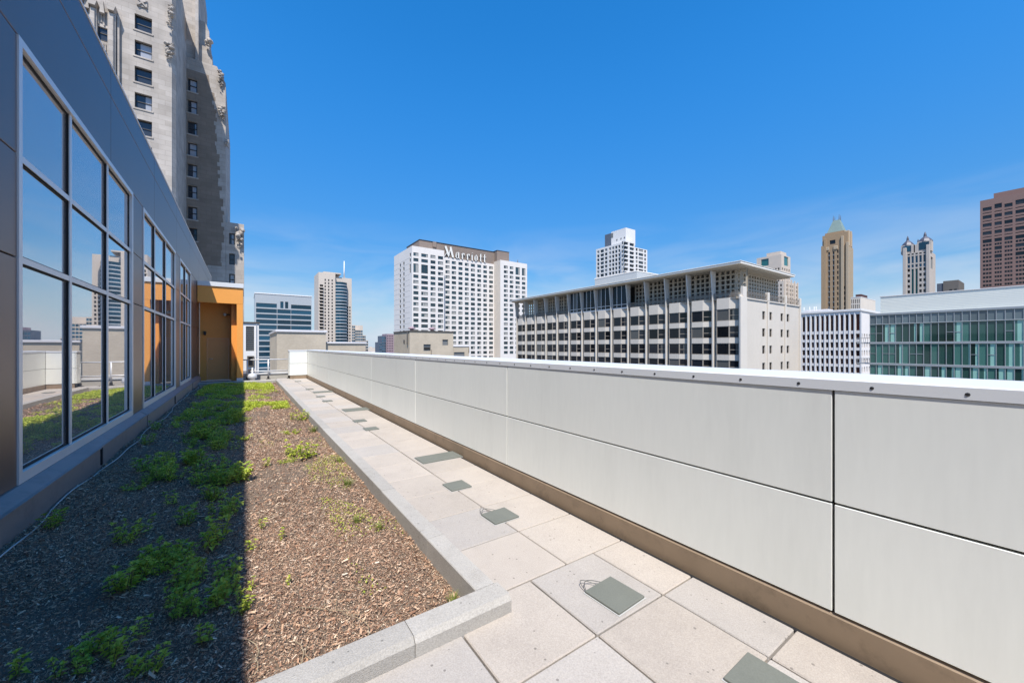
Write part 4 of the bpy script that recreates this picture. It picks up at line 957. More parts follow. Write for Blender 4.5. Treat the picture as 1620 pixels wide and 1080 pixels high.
# fine panel seams on the flank
for r_ in rowsH[:17]:
    q = MB(); q.box(xL-0.012, xL-0.003, HYf+3.2, yB, r_[0]-0.6, r_[0]-0.52); b.part('panel_seam', q, 'louvre_grey')
b.done()
q = MB(); q.quad((x2+0.012, HYf+0.02, GROUND), (x2+0.012, HYm-0.01, GROUND), (x2+0.012, HYm-0.01, 53.5), (x2+0.012, HYf+0.02, 53.5)); b.part('tan_return', q, 'tan_wall')
zp = zz(397.8, xY(769, 201), 201); xp0 = xY(663.5, 200.3)
q = MB(); q.cbox(xp0, x2+0.6, 200.3, yB-2, 52.22, zp, 0.08); pen = b.part('roof_penthouse', q, 'hotel_brown')
q = MB(); q.cbox(xp0-0.15, x2+0.75, 200.15, yB-1.8, zp+0.01, zp+0.5, 0.05); q.build('coping', 'bronze_dark', pen)
q = MB(); q.cbox(x2+0.62, xY(805.5, 197.5), 197.5, yB-2, 53.62, zp+0.6, 0.08); pn2 = b.part('roof_penthouse', q, 'hotel_brown')
q = MB(); q.cbox(x2+0.5, xY(805.5, 197.5)+0.12, 197.4, yB-1.9, zp+0.61, zp+1.0, 0.05); q.build('coping', 'bronze_dark', pn2)
q = MB(); q.cbox(xY(684.5, 200), xY(690, 200), 199.6, 200.28, zp-2.6, zp+0.3, 0.05); b.part('roof_hatch', q, 'hotel_brown')
xx = xY(819, HYf+3); q = MB(); q.tube([(xx, HYf+3, 53.6), (xx, HYf+3, 56)], 0.2, 6); b.part('roof_flue', q, 'bronze_frame', True)
# blackletter letters: broad-nib strokes, each letter a part
LET = {
 'M': [((0.02, 0.02), (0.36, 0.46), 0.045), ((0.16, 0.98), (0.50, 0.16), 0.10), ((0.50, 0.16), (0.70, 0.95), 0.045), ((0.68, 0.97), (0.94, 0.06), 0.10), ((0.90, 0.10), (1.02, 0.02), 0.045), ((0.10, 0.98), (0.22, 1.0), 0.04), ((0.44, 0.2), (0.5, 0.04), 0.05)],
 'a': [((0.14, 0.12), (0.14, 0.42), 0.075), ((0.14, 0.42), (0.34, 0.58), 0.05), ((0.10, 0.52), (0.44, 0.60), 0.05), ((0.46, 0.56), (0.46, 0.08), 0.08), ((0.14, 0.10), (0.30, 0.0), 0.05), ((0.30, 0.0), (0.44, 0.12), 0.035), ((0.46, 0.08), (0.58, 0.0), 0.05), ((0.14, 0.36), (0.44, 0.38), 0.03)],
 'r': [((0.16, 0.50), (0.16, 0.06), 0.08), ((0.06, 0.46), (0.18, 0.58), 0.05), ((0.10, 0.08), (0.22, 0.0), 0.05), ((0.20, 0.48), (0.34, 0.58), 0.04), ((0.32, 0.58), (0.42, 0.46), 0.07)],
 'i': [((0.16, 0.50), (0.16, 0.06), 0.08), ((0.06, 0.46), (0.18, 0.58), 0.05), ((0.12, 0.08), (0.26, 0.0), 0.05), ((0.10, 0.68), (0.24, 0.78), 0.05)],
 'o': [((0.14, 0.46), (0.14, 0.12), 0.08), ((0.42, 0.46), (0.42, 0.12), 0.08), ((0.12, 0.46), (0.30, 0.60), 0.05), ((0.28, 0.60), (0.42, 0.48), 0.05), ((0.14, 0.12), (0.28, -0.01), 0.05), ((0.28, -0.01), (0.44, 0.12), 0.05)],
 't': [((0.18, 0.74), (0.18, 0.06), 0.08), ((0.02, 0.54), (0.40, 0.56), 0.035), ((0.12, 0.74), (0.26, 0.82), 0.04), ((0.14, 0.08), (0.30, 0.0), 0.05)]}
def hull(pts):
    pts = sorted(set(pts))
    def half(p):
        o = []
        for q_ in p:
            while len(o) > 1 and (o[-1][0]-o[-2][0])*(q_[1]-o[-2][1]) - (o[-1][1]-o[-2][1])*(q_[0]-o[-2][0]) <= 0: o.pop()
            o.append(q_)
        return o[:-1]
    return half(pts) + half(pts[::-1])
def letter(ch, xl, sx, zb, sz):
    q = MB()
    for i, ((ax, az), (bx, bz), n_) in enumerate(LET[ch]):
        nb = [(-n_, -n_*0.35), (n_, n_*0.35), (n_*0.5, n_*0.55), (-n_*0.5, -n_*0.55)]
        pts = [(round(xl+(px_+dx)*sx, 4), round(zb+(pz_+dz)*sz, 4)) for px_, pz_ in ((ax, az), (bx, bz)) for dx, dz in nb]
        q.prismY(hull(pts), 199.55-0.004*i, 199.97+0.004*i, 0, 1)
    return b.part('sign_letter', q, ['letter_white', 'bronze_dark'])
sp = [(xY(zpx(p), 199), ch, wd) for p, ch, wd in ((612, 'M', 1), (740, 'a', 0), (812, 'r', 0), (872, 'r', 0), (926, 'i', 0), (962, 'o', 0), (1024, 't', 0), (1070, 't', 0))]
zs_b = zz(370+262/7.364, xY(zpx(612), 199), 199) + 0.1; zs_h = 6.0
for xl, ch, big in sp:
    letter(ch, xl, 5.9 if big else 5.0, zs_b, zs_h)

# ------------------------------------------------------------------ cream office block with fins and a flat overhanging roof
OX = 81.5; OY0 = yX(1173, OX); OY1 = yX(819, OX); NB = 14; bp = (OY1-OY0)/NB
xE = xY(1265.5, OY0)
b = Bld('cream_office_block', 'long cream office block with vertical fins and thin overhanging roof', 'office block', ['cream_wall', 'cream_trim'], ((OX+xE)/2, (OY0+OY1)/2, GROUND))
flo = 3.5; z1w = 9.2; TER = 11.55; RF = zz(413.5, 79.3, 36.3)
rowsO = [(round(z1w-2.3-i*flo, 3), round(z1w+0.06-i*flo, 3)) for i in range(6)]
def p3(p, off): return 1130 + p/5.687
ec = [(xY(1130+a/5.687, OY0), xY(1130+c/5.687, OY0)) for a, c in ((432, 458), (494, 520), (597, 620), (650, 675))]
zc0 = zz(498.5, ec[0][0], OY0)
opE = grid(ec, floors(zc0, 3.68, 5, 1.75))
b.block(OX+0.4, xE, OY0, OY1, GROUND, TER-0.3, Y=opE, rev=0.3, style='sash', glass='glass_office', frame='bronze_frame', t=0.12)
b.done()
# ribs and posts on the end wall
for px in (1130+478/5.687, 1130+634/5.687, 1130+765/5.687):
    xx = xY(px, OY0); q = MB(); q.cbox(xx-0.28, xx+0.28, OY0-0.3, OY0-0.005, GROUND, TER-0.05, 0.03); q.cbox(xx-0.42, xx+0.42, OY0-0.32, OY0+0.3, TER-0.04, TER+1.75, 0.04); b.part('rib', q, 'cream_trim')
xx0 = OX-0.9; q = MB(); q.cbox(xx0, OX+1.7, OY0-0.34, OY0-0.02, GROUND, TER+0.0, 0.03); q.cbox(OX+0.1, OX+1.6, OY0-0.3, OY0+0.2, TER+0.01, TER+2.1, 0.03); b.part('corner_pier', q, 'cream_trim')
q = MB(); q.cbox(OX+1.72, xE, OY0-0.2, OY0+0.25, TER-0.29, TER-0.06, 0.03); b.part('coping', q, 'cream_trim')
q = MB()
for i in range(60):
    xx = OX+1.9+(xE-OX-2.2)*i/59; q.box(xx-0.03, xx+0.03, OY0-0.06, OY0-0.02, TER-0.05, TER+1.15)
q.box(OX+1.7, xE, OY0-0.07, OY0, TER+1.15, TER+1.25); b.part('terrace_railing', q, 'mesh_rail')
# bays: folded spandrels and canted windows between fins
for k in range(NB):
    ya = OY1 - k*bp; yb = ya - bp            # far edge, near edge
    off = 0.55
    prof = [(OX+0.38, ya-0.35), (OX-off, ya-0.35-0.5), (OX-off, ya-0.35-0.5-(bp-0.7)*0.52), (OX+0.05, yb+0.35), (OX+0.38, yb+0.35)]
    spz = [(TER-2.25, TER)] + [(rowsO[i+1][1]+0.02, rowsO[i][0]-0.02) for i in range(5)]
    for z0, z1 in spz:
        q = MB(); q.prism(prof, z0, z1); b.part('spandrel', q, 'cream_wall')
    # windows: large fixed pane and a canted casement
    for (z0, z1) in rowsO[:5]:
        P = [(OX-off+0.12, ya-0.35-0.42), (OX-off+0.12, ya-0.35-0.5-(bp-0.7)*0.52), (OX+0.2, yb+0.37)]
        fr = MB()
        def seg(p, q_, mm, mullions):
            p, q_ = Vector((*p, 0)), Vector((*q_, 0)); d = (q_-p); L = d.length; d.normalize(); n_ = Vector((-abs(d.y), -d.x if d.y < 0 else d.x, 0)); n_ = Vector((d.y, -d.x, 0)); 
            if n_.x > 0: n_ = -n_
            def bar(s0, s1, za, zb):
                a_, c_ = p+d*s0, p+d*s1
                fr.prism([tuple((a_+n_*0.07)[:2]), tuple((c_+n_*0.07)[:2]), tuple((c_-n_*0.02)[:2]), tuple((a_-n_*0.02)[:2])], za, zb)
            bar(0.0, 0.12, z0, z1); bar(L-0.12, L, z0, z1); bar(0.12, L-0.12, z0, z0+0.1); bar(0.12, L-0.12, z1-0.1, z1)
            for h_ in mullions: bar(0.12, L-0.12, h_-0.05, h_+0.05)
            g_ = MB(); a_, c_ = p+d*0.12, p+d*(L-0.12)
            return g_.quad((a_.x, a_.y, z0+0.1), (c_.x, c_.y, z0+0.1), (c_.x, c_.y, z1-0.1), (a_.x, a_.y, z1-0.1))
        g1 = seg(P[0], P[1], 0, []); g2 = seg(P[1], P[2], 0, [z0+1.05])
        w_ = b.part('window', fr, 'window_tan')
        g1.build('pane', 'glass_office', w_, fix=False); g2.build('pane', 'glass_office', w_, fix=False)
    if 5 <= k <= 8:        # glazed bays of the top storey
        za, zb_ = TER-0.1, RF-0.75
        q = MB(); yq0, yq1 = yb+0.35, ya-0.35
        for yy in (yq0, yq0+(yq1-yq0)*0.36, yq0+(yq1-yq0)*0.68, yq1-0.12): q.box(OX-0.35, OX-0.2, yy, yy+0.12, za, zb_)
        q.box(OX-0.36, OX-0.2, yq0, yq1, za+0.02, za+0.35); q.box(OX-0.36, OX-0.2, yq0, yq1, za+1.1, za+1.22)
        w_ = b.part('window', q, 'frame_alu')
        for s_ in (0, 0.36, 0.68):
            e_ = {0: 0.36, 0.36: 0.68, 0.68: 1}[s_]
            g_ = MB(); g_.quad((OX-0.27, yq0+(yq1-yq0)*s_, za), (OX-0.27, yq0+(yq1-yq0)*e_, za), (OX-0.27, yq0+(yq1-yq0)*e_, zb_), (OX-0.27, yq0+(yq1-yq0)*s_, zb_)); g_.build('pane', 'glass_office', w_, fix=False)
    else:                  # open terrace with breeze-block screen set back and a slatted rail
        yq0, yq1 = yb+0.3, ya-0.3
        q = MB()
        n = 34
        for i in range(n+1): yy = yq0+(yq1-yq0)*i/n; q.box(OX-0.5, OX-0.46, yy-0.03, yy+0.03, TER+0.004, TER+1.1)
        q.box(OX-0.52, OX-0.44, yq0, yq1, TER+1.1, TER+1.18); b.part('terrace_railing', q, 'mesh_rail')
        sc_ = MB(); px_ = OX+2.4
        ops_ = grid(runs(yb, ya, 5, 0.7, 0.1), [(TER+0.2+i*1.02, TER+0.2+i*1.02+0.74) for i in range(6)])
        wall(sc_, '-X', px_, yb+0.001, ya-0.001, TER-0.28, RF-0.72, ops_, 0.3); wall(sc_, '+X', px_+0.3, yb+0.001, ya-0.001, TER-0.28, RF-0.72, ops_, 0.0)
        scr = sc_.build('breeze_block_screen', 'screen_block', b.root, fix=False)
# terrace floor, dark rear wall and the end screen
q = MB(); q.box(OX-0.5, xE-0.1, OY0+0.3, OY1-0.05, TER-0.29, TER-0.2); b.part('terrace_floor', q, 'roof_gravel')
q = MB(); q.box(OX+5.0, xE-7, OY0+7.0, OY1-3, TER-0.19, RF-0.73); b.part('inner_wall', q, 'dark_block')
yS = OY0 + 2.6; xs0, xs1 = OX+2.71, xY(1231, yS)
sc_ = MB(); ops_ = grid(runs(xs0, xs1, 17, 0.62, 0.1), [(TER+0.2+i*0.82, TER+0.2+i*0.82+0.54) for i in range(7)])
wall(sc_, '-Y', yS, xs0, xs1, TER-0.19, RF-0.72, ops_, 0.3); wall(sc_, '+Y', yS+0.3, xs0, xs1, TER-0.19, RF-0.72, ops_, 0.0)
sc_.build('breeze_block_screen', 'screen_block', b.root, fix=False)
# fins
for k in range(NB+1):
    yy = OY1 - k*bp
    if k == NB: yy += 0.1
    q = MB()
    zt_ = RF-0.78 if k < NB else TER+0.5
    q.prismY([(OX-0.66, GROUND), (OX+0.45, GROUND), (OX+0.45, zt_), (OX-1.3 if k < NB else OX-0.66, zt_), (OX-0.66, TER+0.4)], yy-0.12, yy+0.12); b.part('fin', q, 'cream_trim')
# roof slab
xr1 = xY(1258.5, OY0-1.0)
q = MB(); q.cbox(79.2, xr1, OY0-0.9, OY1+2.0, RF-0.42, RF, 0.05); rf = b.part('roof', q, 'roof_cream')
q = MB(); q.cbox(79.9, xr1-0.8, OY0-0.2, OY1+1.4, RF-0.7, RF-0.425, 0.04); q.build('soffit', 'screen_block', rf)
q = MB(); q.cbox(79.1, xr1+0.1, OY0-1.0, OY1+2.1, RF+0.003, RF+0.1, 0.02); q.build('roof_edge', 'roof_cream', rf)
# plant room on the roof
Xp = 95.0; yp = yX(1007.4, Xp); zpt = zz(429, Xp, yp); xpe = xY(1041, yp)
q = MB(); q.box(Xp, xpe, yp, yX(941, Xp), RF+0.11, zpt); pr = b.part('plant_room', q, 'office_band')
q = MB(); q.cbox(Xp-0.1, xpe+0.1, yp-0.1, yX(941, Xp)+0.1, zpt+0.003, zpt+0.25, 0.03); q.build('coping', 'white_paint', pr)
q = MB(); xx = xY(1024, yp); q.box(xx, xx+1.3, yp-0.06, yp-0.004, zpt-2.6, zpt-1.6); q.build('louvre', 'louvre_grey', pr)

# ------------------------------------------------------------------ white apartment tower behind the cream block
AXp = 303.0; aY = yX(985, AXp)
b = Bld('white_apartment_tower', 'white gridded apartment tower with blank white penthouse above the cream block roof', 'tower', ['white_paint'], (AXp+20, aY+18, GROUND))
yfar = yX(943, AXp); ztA = zz(383, AXp, aY); flA = 4.15
def zA(p): return 930 + p/10.8
colsA = [(yX(zA(c), AXp), yX(zA(a), AXp)) for a, c in ((158, 195), (215, 272), (290, 332), (360, 398), (413, 450), (465, 502), (520, 552))]
b.block(AXp, xY(1004, aY-3), aY, yfar, GROUND, ztA, X=grid(colsA, floors(ztA-3.4, flA, 26, 2.9)), rev=0.5, joined=True, glass='glass_joined')
x5 = xY(1024, aY+4)
colsA2 = [(xY(zA(a), aY-3), xY(zA(c), aY-3)) for a, c in ((594, 614), (626, 690), (714, 790))]
colsA3 = [(xY(zA(a), aY+4), xY(zA(c), aY+4)) for a, c in ((818, 852), (868, 948), (965, 995))]
xm_ = xY(1004, aY-3)
b.block(AXp+0.3, xm_, aY-3, aY-0.02, GROUND, ztA+1.5, Y=grid(colsA2, floors(ztA-1.6, flA, 26, 2.8)), rev=0.9, joined=True, glass='glass_joined')
b.block(xm_+0.02, x5, aY+4, aY+26, GROUND, ztA-0.5, Y=grid(colsA3, floors(ztA-2.6, flA, 26, 2.8)), rev=0.5, joined=True, glass='glass_joined')
xh0 = AXp+6; yh = yX(990, xh0)
b.block(xh0, xY(1005, yh), yh, yX(967, xh0), ztA, zz(360, xh0, yh), rev=0.2)
b.done()
q = MB(); y9 = yX(967, xh0); q.cbox(xh0+5, xh0+16, y9+0.05, y9+13, ztA, zz(367, xh0+5, y9), 0.1); b.part('lift_house', q, 'steel_blue_side')
for px, py in ((976, 379.5), (982.5, 377.5), (988, 376)):
    yy = yX(px, xh0); q = MB(); z = zz(py, xh0, yy); q.box(xh0-0.2, xh0-0.01, yy-0.6, yy+0.6, z-0.7, z+0.7); b.part('vent', q, 'dark_block')
yy = yX(968.5, xh0); q = MB(); q.box(xh0-0.15, xh0-0.01, yy-1.2, yy+1.6, zz(376, xh0, yy), zz(369, xh0, yy)); b.part('louvre', q, 'louvre_grey')

# ------------------------------------------------------------------ pale stepped tower with teal windows behind the cream roof
BX = 430.0
b = Bld('pale_stepped_tower', 'pale stepped tower with teal glass top rising behind the cream block corner', 'tower', ['pale_tower', 'mauve_stone'], (BX+15, yX(1235, BX), GROUND))
y0, y1 = yX(1236, BX), yX(1197, BX); zt = zz(402, BX, y0)
xe = xY(1250.5, y0)
flB = 3.3
b.block(BX, xe, y0, y1, GROUND, zt, X=[(yX(1216, BX), yX(1204, BX), zt-9, zt-2, 'glass_teal_joined')] + grid(runs(y0+1, y1-1, 8, 0.55), floors(zt-14, 4.0, 12, 2.3)), Y=[(BX+ (xe-BX)*0.3, BX+(xe-BX)*0.75, zt-10, zt-1, 'glass_teal_joined')] + grid(runs(BX+0.5, xe-0.5, 4, 0.5), floors(zt-14, 4.0, 12, 2.3)), rev=0.6, joined=True, glass='glass_dark')
b.block(BX+4, xe-4, yX(1232, BX), yX(1210, BX), zt, zt+4, rev=0.3)
xe2 = xY(1262, yX(1240, BX-6))
b.block(BX-6, xe2, yX(1240, BX-6), y1+4, GROUND, zz(446, BX, y0), X=grid(runs(yX(1240, BX-6)+1, y1+3, 10, 0.5), floors(zz(446, BX, y0)-4, 4.0, 8, 2.4)), Y=grid(runs(BX-5.5, xe2-0.5, 7, 0.5), floors(zz(446, BX, y0)-4, 4.0, 8, 2.4)), rev=0.5, joined=True, glass='glass_dark')
b.done()
for i in range(5):
    xx = BX-5+(xe2-BX+5)*i/4.2; q = MB(); yv = yX(1240, BX-6); q.cbox(xx, xx+1.2, yv-0.8, yv-0.02, zz(500, BX, y0), zz(440+i, BX, y0), 0.1); b.part('pier', q, 'pale_tower')

# ------------------------------------------------------------------ white grid office with red-brown windows
GX = 206.7; gy = yX(1361, GX); gy1 = yX(1262, GX); ztG = zz(491.5, GX, gy)
b = Bld('white_grid_office', 'low white office with a grid of red-brown windows between cream block and glass block', 'office block', ['white_concrete'], (GX+15, (gy+gy1)/2, GROUND))
def z6(p): return 1180 + p/3.484
colsG = [(yX(z6(c), GX), yX(z6(a), GX)) for a, c in ((311, 326), (336, 350), (362, 375), (388, 401), (414, 428), (440, 455), (466, 481), (494, 508), (521, 536), (549, 564), (577, 593), (606, 627))]
flg = 3.45; r0 = (zz(522.5, GX, gy), zz(496.5, GX, gy)); 
glm = [r0] + [(round(r0[0]-1.6-2.0-i*flg, 3), round(r0[0]-1.6-i*flg+0.3, 3)) for i in range(7)]
glass_mat('glass_redbrown', (0.055, 0.02, 0.015), 0.1, 1.35, tone=0.7)
b.block(GX, xY(1395, gy), gy, gy1, GROUND, ztG, X=grid(colsG, glm), Y=grid(runs(GX+0.5, xY(1395, gy), 9, 0.5), glm[1:]), rev=0.8, style='plain', glass='glass_redbrown')
b.done()
q = MB(); q.cbox(GX-0.4, xY(1395, gy), gy-0.4, gy1, ztG+0.004, ztG+0.9, 0.05); b.part('roof_edge', q, 'white_paint')
for ci, cz in enumerate(colsG):
    pm = (cz[0]+colsG[ci+1][1])/2 if ci < len(colsG)-1 else cz[0]-0.5
    q = MB(); q.cbox(GX-0.18, GX-0.01, pm-0.17, pm+0.17, GROUND, ztG-0.6, 0.03); b.part('pilaster', q, 'white_paint')
q = MB(); yv = yX(1311, GX+8); q.cbox(GX+8, GX+14, yv, yv+9, ztG+0.9, ztG+2.2, 0.1); b.part('roof_unit', q, 'frame_alu')
q = MB()
for px in (1272, 1281, 1288, 1291): yv = yX(px, GX+6); q.tube([(GX+6, yv, ztG), (GX+6, yv, ztG+3.5)], 0.12, 6)
b.part('roof_flues', q, 'white_paint', True)

# ------------------------------------------------------------------ glass block with pale roof storey, right edge
CXp = 101.0; cy1 = yX(1376.5, CXp); cy0 = -22.0
b = Bld('glass_office_block', 'teal glass walled block under a pale ribbed roof storey at the right edge', 'office block', ['mullion_grey'], (CXp+12, 0, GROUND))
zf = [zz(p, CXp, cy1) for p in (497.5, 513.5, 542.5, 575, 607)]
fh = zf[2]-zf[3]
zrow = [(zf[1]+0.06, zf[0]-0.1, 'glass_grey_upper'), (zf[2]+0.18, zf[1]-0.06, 'glass_teal')] + [(zf[2]-0.2-fh*(i+1)+0.38, zf[2]-0.2-fh*i, 'glass_teal') for i in range(5)]
pw = (cy1 - yX(1620, CXp))/20.0
n = int((cy1-cy0)/pw)
q = MB()
for i in range(n+1):
    yy = cy1 - i*pw; q.box(CXp-0.1, CXp+0.05, yy-0.04, yy+0.04, -30, zf[0])
b.part('mullions', q, 'mullion_grey')
for z in [zf[0]-0.05, zf[1], zf[2]] + [zf[2]-fh*(i+1) for i in range(5)]:
    q = MB(); big = 0.06 if z == zf[1] else 0.2; q.cbox(CXp-0.16, CXp+0.05, cy0, cy1+0.05, z-big, z+big, 0.02); b.part('floor_band', q, 'mullion_grey')
rs = random.Random(4)
for i in range(n):
    ya, yb_ = cy1-(i+1)*pw, cy1-i*pw
    for k, (z0, z1, gm) in enumerate(zrow):
        if k > 4 : continue
        b.win('-X', CXp, (ya+0.04, yb_-0.04, z0, z1), 0.01, 'plain', gm)
        if k > 0 and rs.random() < 0.3:
            q = MB(); zc = z0+(z1-z0)*0.5; q.box(CXp-0.06, CXp-0.01, ya+0.05, yb_-0.05, zc-0.04, zc+0.04); b.part('transom', q, 'mullion_grey')
b.mb.box(CXp+0.06, CXp+28, cy0, cy1, GROUND, zf[0]); b.done()
yR = yX(1393, CXp+0.8)
q = MB(); zt6 = zz(470, CXp+0.8, yR); q.box(CXp+0.8, CXp+26, cy0, yR, zf[0]+0.01, zt6)
for i in range(12):
    z = zf[0]+0.2+(zt6-zf[0]-0.3)*i/11; q.box(CXp+0.785, CXp+0.8, cy0, yR, z, z+0.03)
b.part('roof_storey', q, 'roof_panel_pale')
q = MB(); q.cbox(CXp+0.7, CXp+26, cy0, yR+0.1, zt6+0.004, zt6+0.14, 0.02); b.part('coping', q, 'frame_alu')
for z in (zf[2], zf[3]):
    q = MB(); q.cbox(CXp+0.4, CXp+3.2, cy1+0.06, cy1+2.1, z-0.1, z+0.06, 0.02); bl = b.part('balcony', q, 'mullion_grey')
    q = MB()
    for i in range(7): yy = cy1+0.1+i*0.32; q.box(CXp+0.42, CXp+0.47, yy, yy+0.05, z+0.06, z+1.0)
    q.box(CXp+0.4, CXp+0.5, cy1+0.06, cy1+2.1, z+1.0, z+1.07); q.build('balcony_rail', 'mullion_grey', bl)

# ------------------------------------------------------------------ brown tower with green copper pyramid
DX = 420.0; dy0 = yX(1341.5, DX); dy1 = yX(1301, DX); ztD = zz(366, DX, dy0); xeD = xY(1348.5, dy0)
b = Bld('brown_copper_roof_tower', 'tall brown stone tower with green copper pyramid roof and finials', 'tower', ['brown_tower_stone', 'brown_tower_pale'], (DX+12, (dy0+dy1)/2, GROUND))
def zD(p): return 1290 + p/6.745
cD = [(yX(zD(c), DX), yX(zD(a), DX)) for a, c in ((98, 107), (136, 156), (184, 203), (230, 246), (288, 318))]
fz = floors(ztD-11, 4.55, 46, 2.9)
b.block(DX, xeD, dy0, dy1, GROUND, ztD, X=grid(cD[1:3], [(GROUND+2, ztD-15)]) + grid([cD[0]], fz[1:]) + grid([cD[3]], fz[1:24]) + grid([cD[4]], fz[8:]) + [(yX(zD(213), DX), yX(zD(152), DX), ztD-8.5, ztD-5)], Y=grid(runs(DX+1, xeD-1, 6, 0.4), [(GROUND+2, ztD-14)]) , rev=0.7, joined=True, glass='glass_dark')
b.done()
for ca in cD[1:3]:
    q = MB()
    for z0, z1 in fz[1:]: q.box(DX-0.02, DX+0.5, ca[0]+0.01, ca[1]-0.01, z0-1.5, z0-0.4)
    b.part('spandrels', q, 'louvre_grey')
q = MB(); ym = yX(1322, DX)
for i, s_ in enumerate((-1, 1)):
    yy = ym+s_*5.5; q.lathe([(1.6, 0), (1.6, 0.5)], 12, (0, 0, 0))
q = MB()
for yy in (yX(1308.5, DX), yX(1322, DX)): q.cbox(DX-0.6, DX-0.02, yy-1.6, yy+1.6, ztD-13.5, ztD-10.5, 0.3)
b.part('medallion', q, 'brown_tower_pale')
for px in (1301.5, 1305.5, 1333, 1341):
    yy = yX(px, DX); q = MB(); q.cbox(DX-0.9, DX-0.02, yy-0.9, yy+0.9, GROUND, ztD-(3 if px in (1305.5, 1333) else 9), 0.1); b.part('pier', q, 'brown_tower_pale' if px > 1330 else 'brown_tower_stone')
ya, yb_ = yX(1334, DX+3), yX(1308, DX+3); xa_, xb_ = DX+3, DX+3+(yb_-ya)*0.95; ap = (xa_+xb_)/2, (ya+yb_)/2; za = zz(349, ap[0], ap[1])
q = MB(); q.box(xa_-1, xb_+1, ya-1, yb_+1, ztD, ztD+2.2); b.part('attic', q, 'brown_tower_stone')
q = MB(); n0 = 0; t_ = 2.2
q.v = [(xa_, ya, ztD+2.2), (xb_, ya, ztD+2.2), (xb_, yb_, ztD+2.2), (xa_, yb_, ztD+2.2), (ap[0]-t_, ap[1]-t_, za), (ap[0]+t_, ap[1]-t_, za), (ap[0]+t_, ap[1]+t_, za), (ap[0]-t_, ap[1]+t_, za)]
q.f = [(0, 1, 5, 4), (1, 2, 6, 5), (2, 3, 7, 6), (3, 0, 4, 7), (4, 5, 6, 7)]; q.m = [0]*5; b.part('pyramid_roof', q, 'copper_green')
for dx, dy in ((-2, -2), (-2, 2), (2, -2), (2, 2)):
    q = MB(); q.tube([(ap[0]+dx, ap[1]+dy, za-0.5), (ap[0]+dx, ap[1]+dy, za+4.5)], [0.35, 0.1], 6); b.part('finial', q, 'dark_block')
for px in (1343, 1346.5):
    xx = xY(px, dy0); q = MB(); q.cbox(xx-0.8, xx+0.8, dy0-0.5, dy0+3, ztD-12, ztD+1.5, 0.2); b.part('turret', q, 'brown_tower_pale')
for i in range(7):
    xx = DX+1+(xeD-DX-2)*i/6; q = MB(); q.box(xx-0.5, xx+0.5, dy0-0.7, dy0-0.02, GROUND, ztD-13); b.part('fin', q, 'brown_tower_pale')

# ------------------------------------------------------------------ small plain block beside it
EX = 330.0; ey0 = yX(1361.5, EX); ey1 = yX(1346, EX); ze = zz(470, EX, ey0); xeE = xY(1385, ey0)
b = Bld('plain_pale_block', 'plain pale block with narrow striped windows right of the brown tower', 'building', ['tan_wall'], (EX+10, ey0+5, GROUND))
b.block(EX, xeE, ey0, ey1, GROUND, ze, X=grid(runs(ey0+0.3, ey1, 5, 0.5), floors(ze-2.5, 3.4, 14, 2.7)), rev=0.5, joined=True)
b.done(); q = MB(); q.cbox(EX+6, EX+20, ey0+1, ey1-1, ze+0.01, ze+2.6, 0.1); b.part('plant_room', q, 'red_brown_spandrel')
q = MB(); q.box(EX-0.1, xeE+0.1, ey0-0.1, ey1, ze+0.004, ze+0.4); b.part('roof_edge', q, 'white_paint')

# ------------------------------------------------------------------ pale tower with four lantern turrets
LX = 560.0; ly0 = yX(1470.5, LX); ly1 = yX(1429, LX); zl = zz(396, LX, ly0); xeL = xY(1480, ly0)
b = Bld('lantern_topped_tower', 'pale tower crowned by dark pointed lantern turrets on the right skyline', 'tower', ['lantern_stone'], (LX+12, (ly0+ly1)/2, GROUND))
def zL(p): return 1410 + p/10.8
cL = [(yX(zL(c), LX), yX(zL(a), LX)) for a, c in ((215, 248), (278, 320), (345, 384), (412, 452), (478, 520), (548, 588))]
wl = floors(zz(424, LX, ly0), 5.5, 30, 3.0)
tops = [(zz(414, LX, ly0), zz(401.5, LX, ly0), 'glass_teal_joined')]
ops_ = []
for i, c_ in enumerate(cL):
    ops_ += [(*c_, zz(413, LX, ly0), zz(401.5, LX, ly0), 'glass_blue_joined'), (*c_, zz(420, LX, ly0), zz(415, LX, ly0), 'glass_blue_joined'), (*c_, zz(400, LX, ly0)+0.3, zz(396.3, LX, ly0)-0.6, 'glass_dark')]
    if i in (2, 3): ops_ += [(*c_, GROUND+1, zz(422.3, LX, ly0), 'glass_teal_joined')]
    else: ops_ += [(*c_, z0, z1) for z0, z1 in wl]
b.block(LX, xeL, ly0, ly1, GROUND, zl, X=ops_, Y=[(LX+(xeL-LX)*0.2, LX+(xeL-LX)*0.55, zz(423, LX, ly0), zz(404, LX, ly0), 'glass_blue_joined')], rev=0.9, joined=True, glass='glass_dark')
b.done()
for xx, yy, s_ in ((LX+6, yX(1463.5, LX+6), 1.15), (LX+6, yX(1436, LX+6), 1.0), (xeL-7, ly0+7, 0.95), (xeL-7, ly1-7, 0.85)):
    r_ = 4.3*s_; hb = 9*s_
    q = MB(); q.box(xx-r_, xx+r_, yy-r_, yy+r_, zl+0.01, zl+hb); tu = b.part('turret', q, 'lantern_stone')
    q = MB(); q.box(xx-r_-0.25, xx-r_-0.02, yy-r_*0.7, yy+r_*0.7, zl+2, zl+hb-1); q.build('turret_window', 'glass_blue', tu)
    q = MB(); q.lathe([(r_*1.15, 0), (r_*0.8, 2.6), (r_*0.25, 5.2), (r_*0.2, 7.5), (0.2, 10)], 8, (xx, yy, zl+hb+0.02)); q.build('turret_roof', 'slate_roof', tu)
for yy in (ly0+1, ly1-1):
    q = MB(); q.cbox(LX-0.8, LX+2, yy-1.3, yy+1.3, GROUND, zl+6, 0.2); b.part('corner_pier', q, 'lantern_stone')
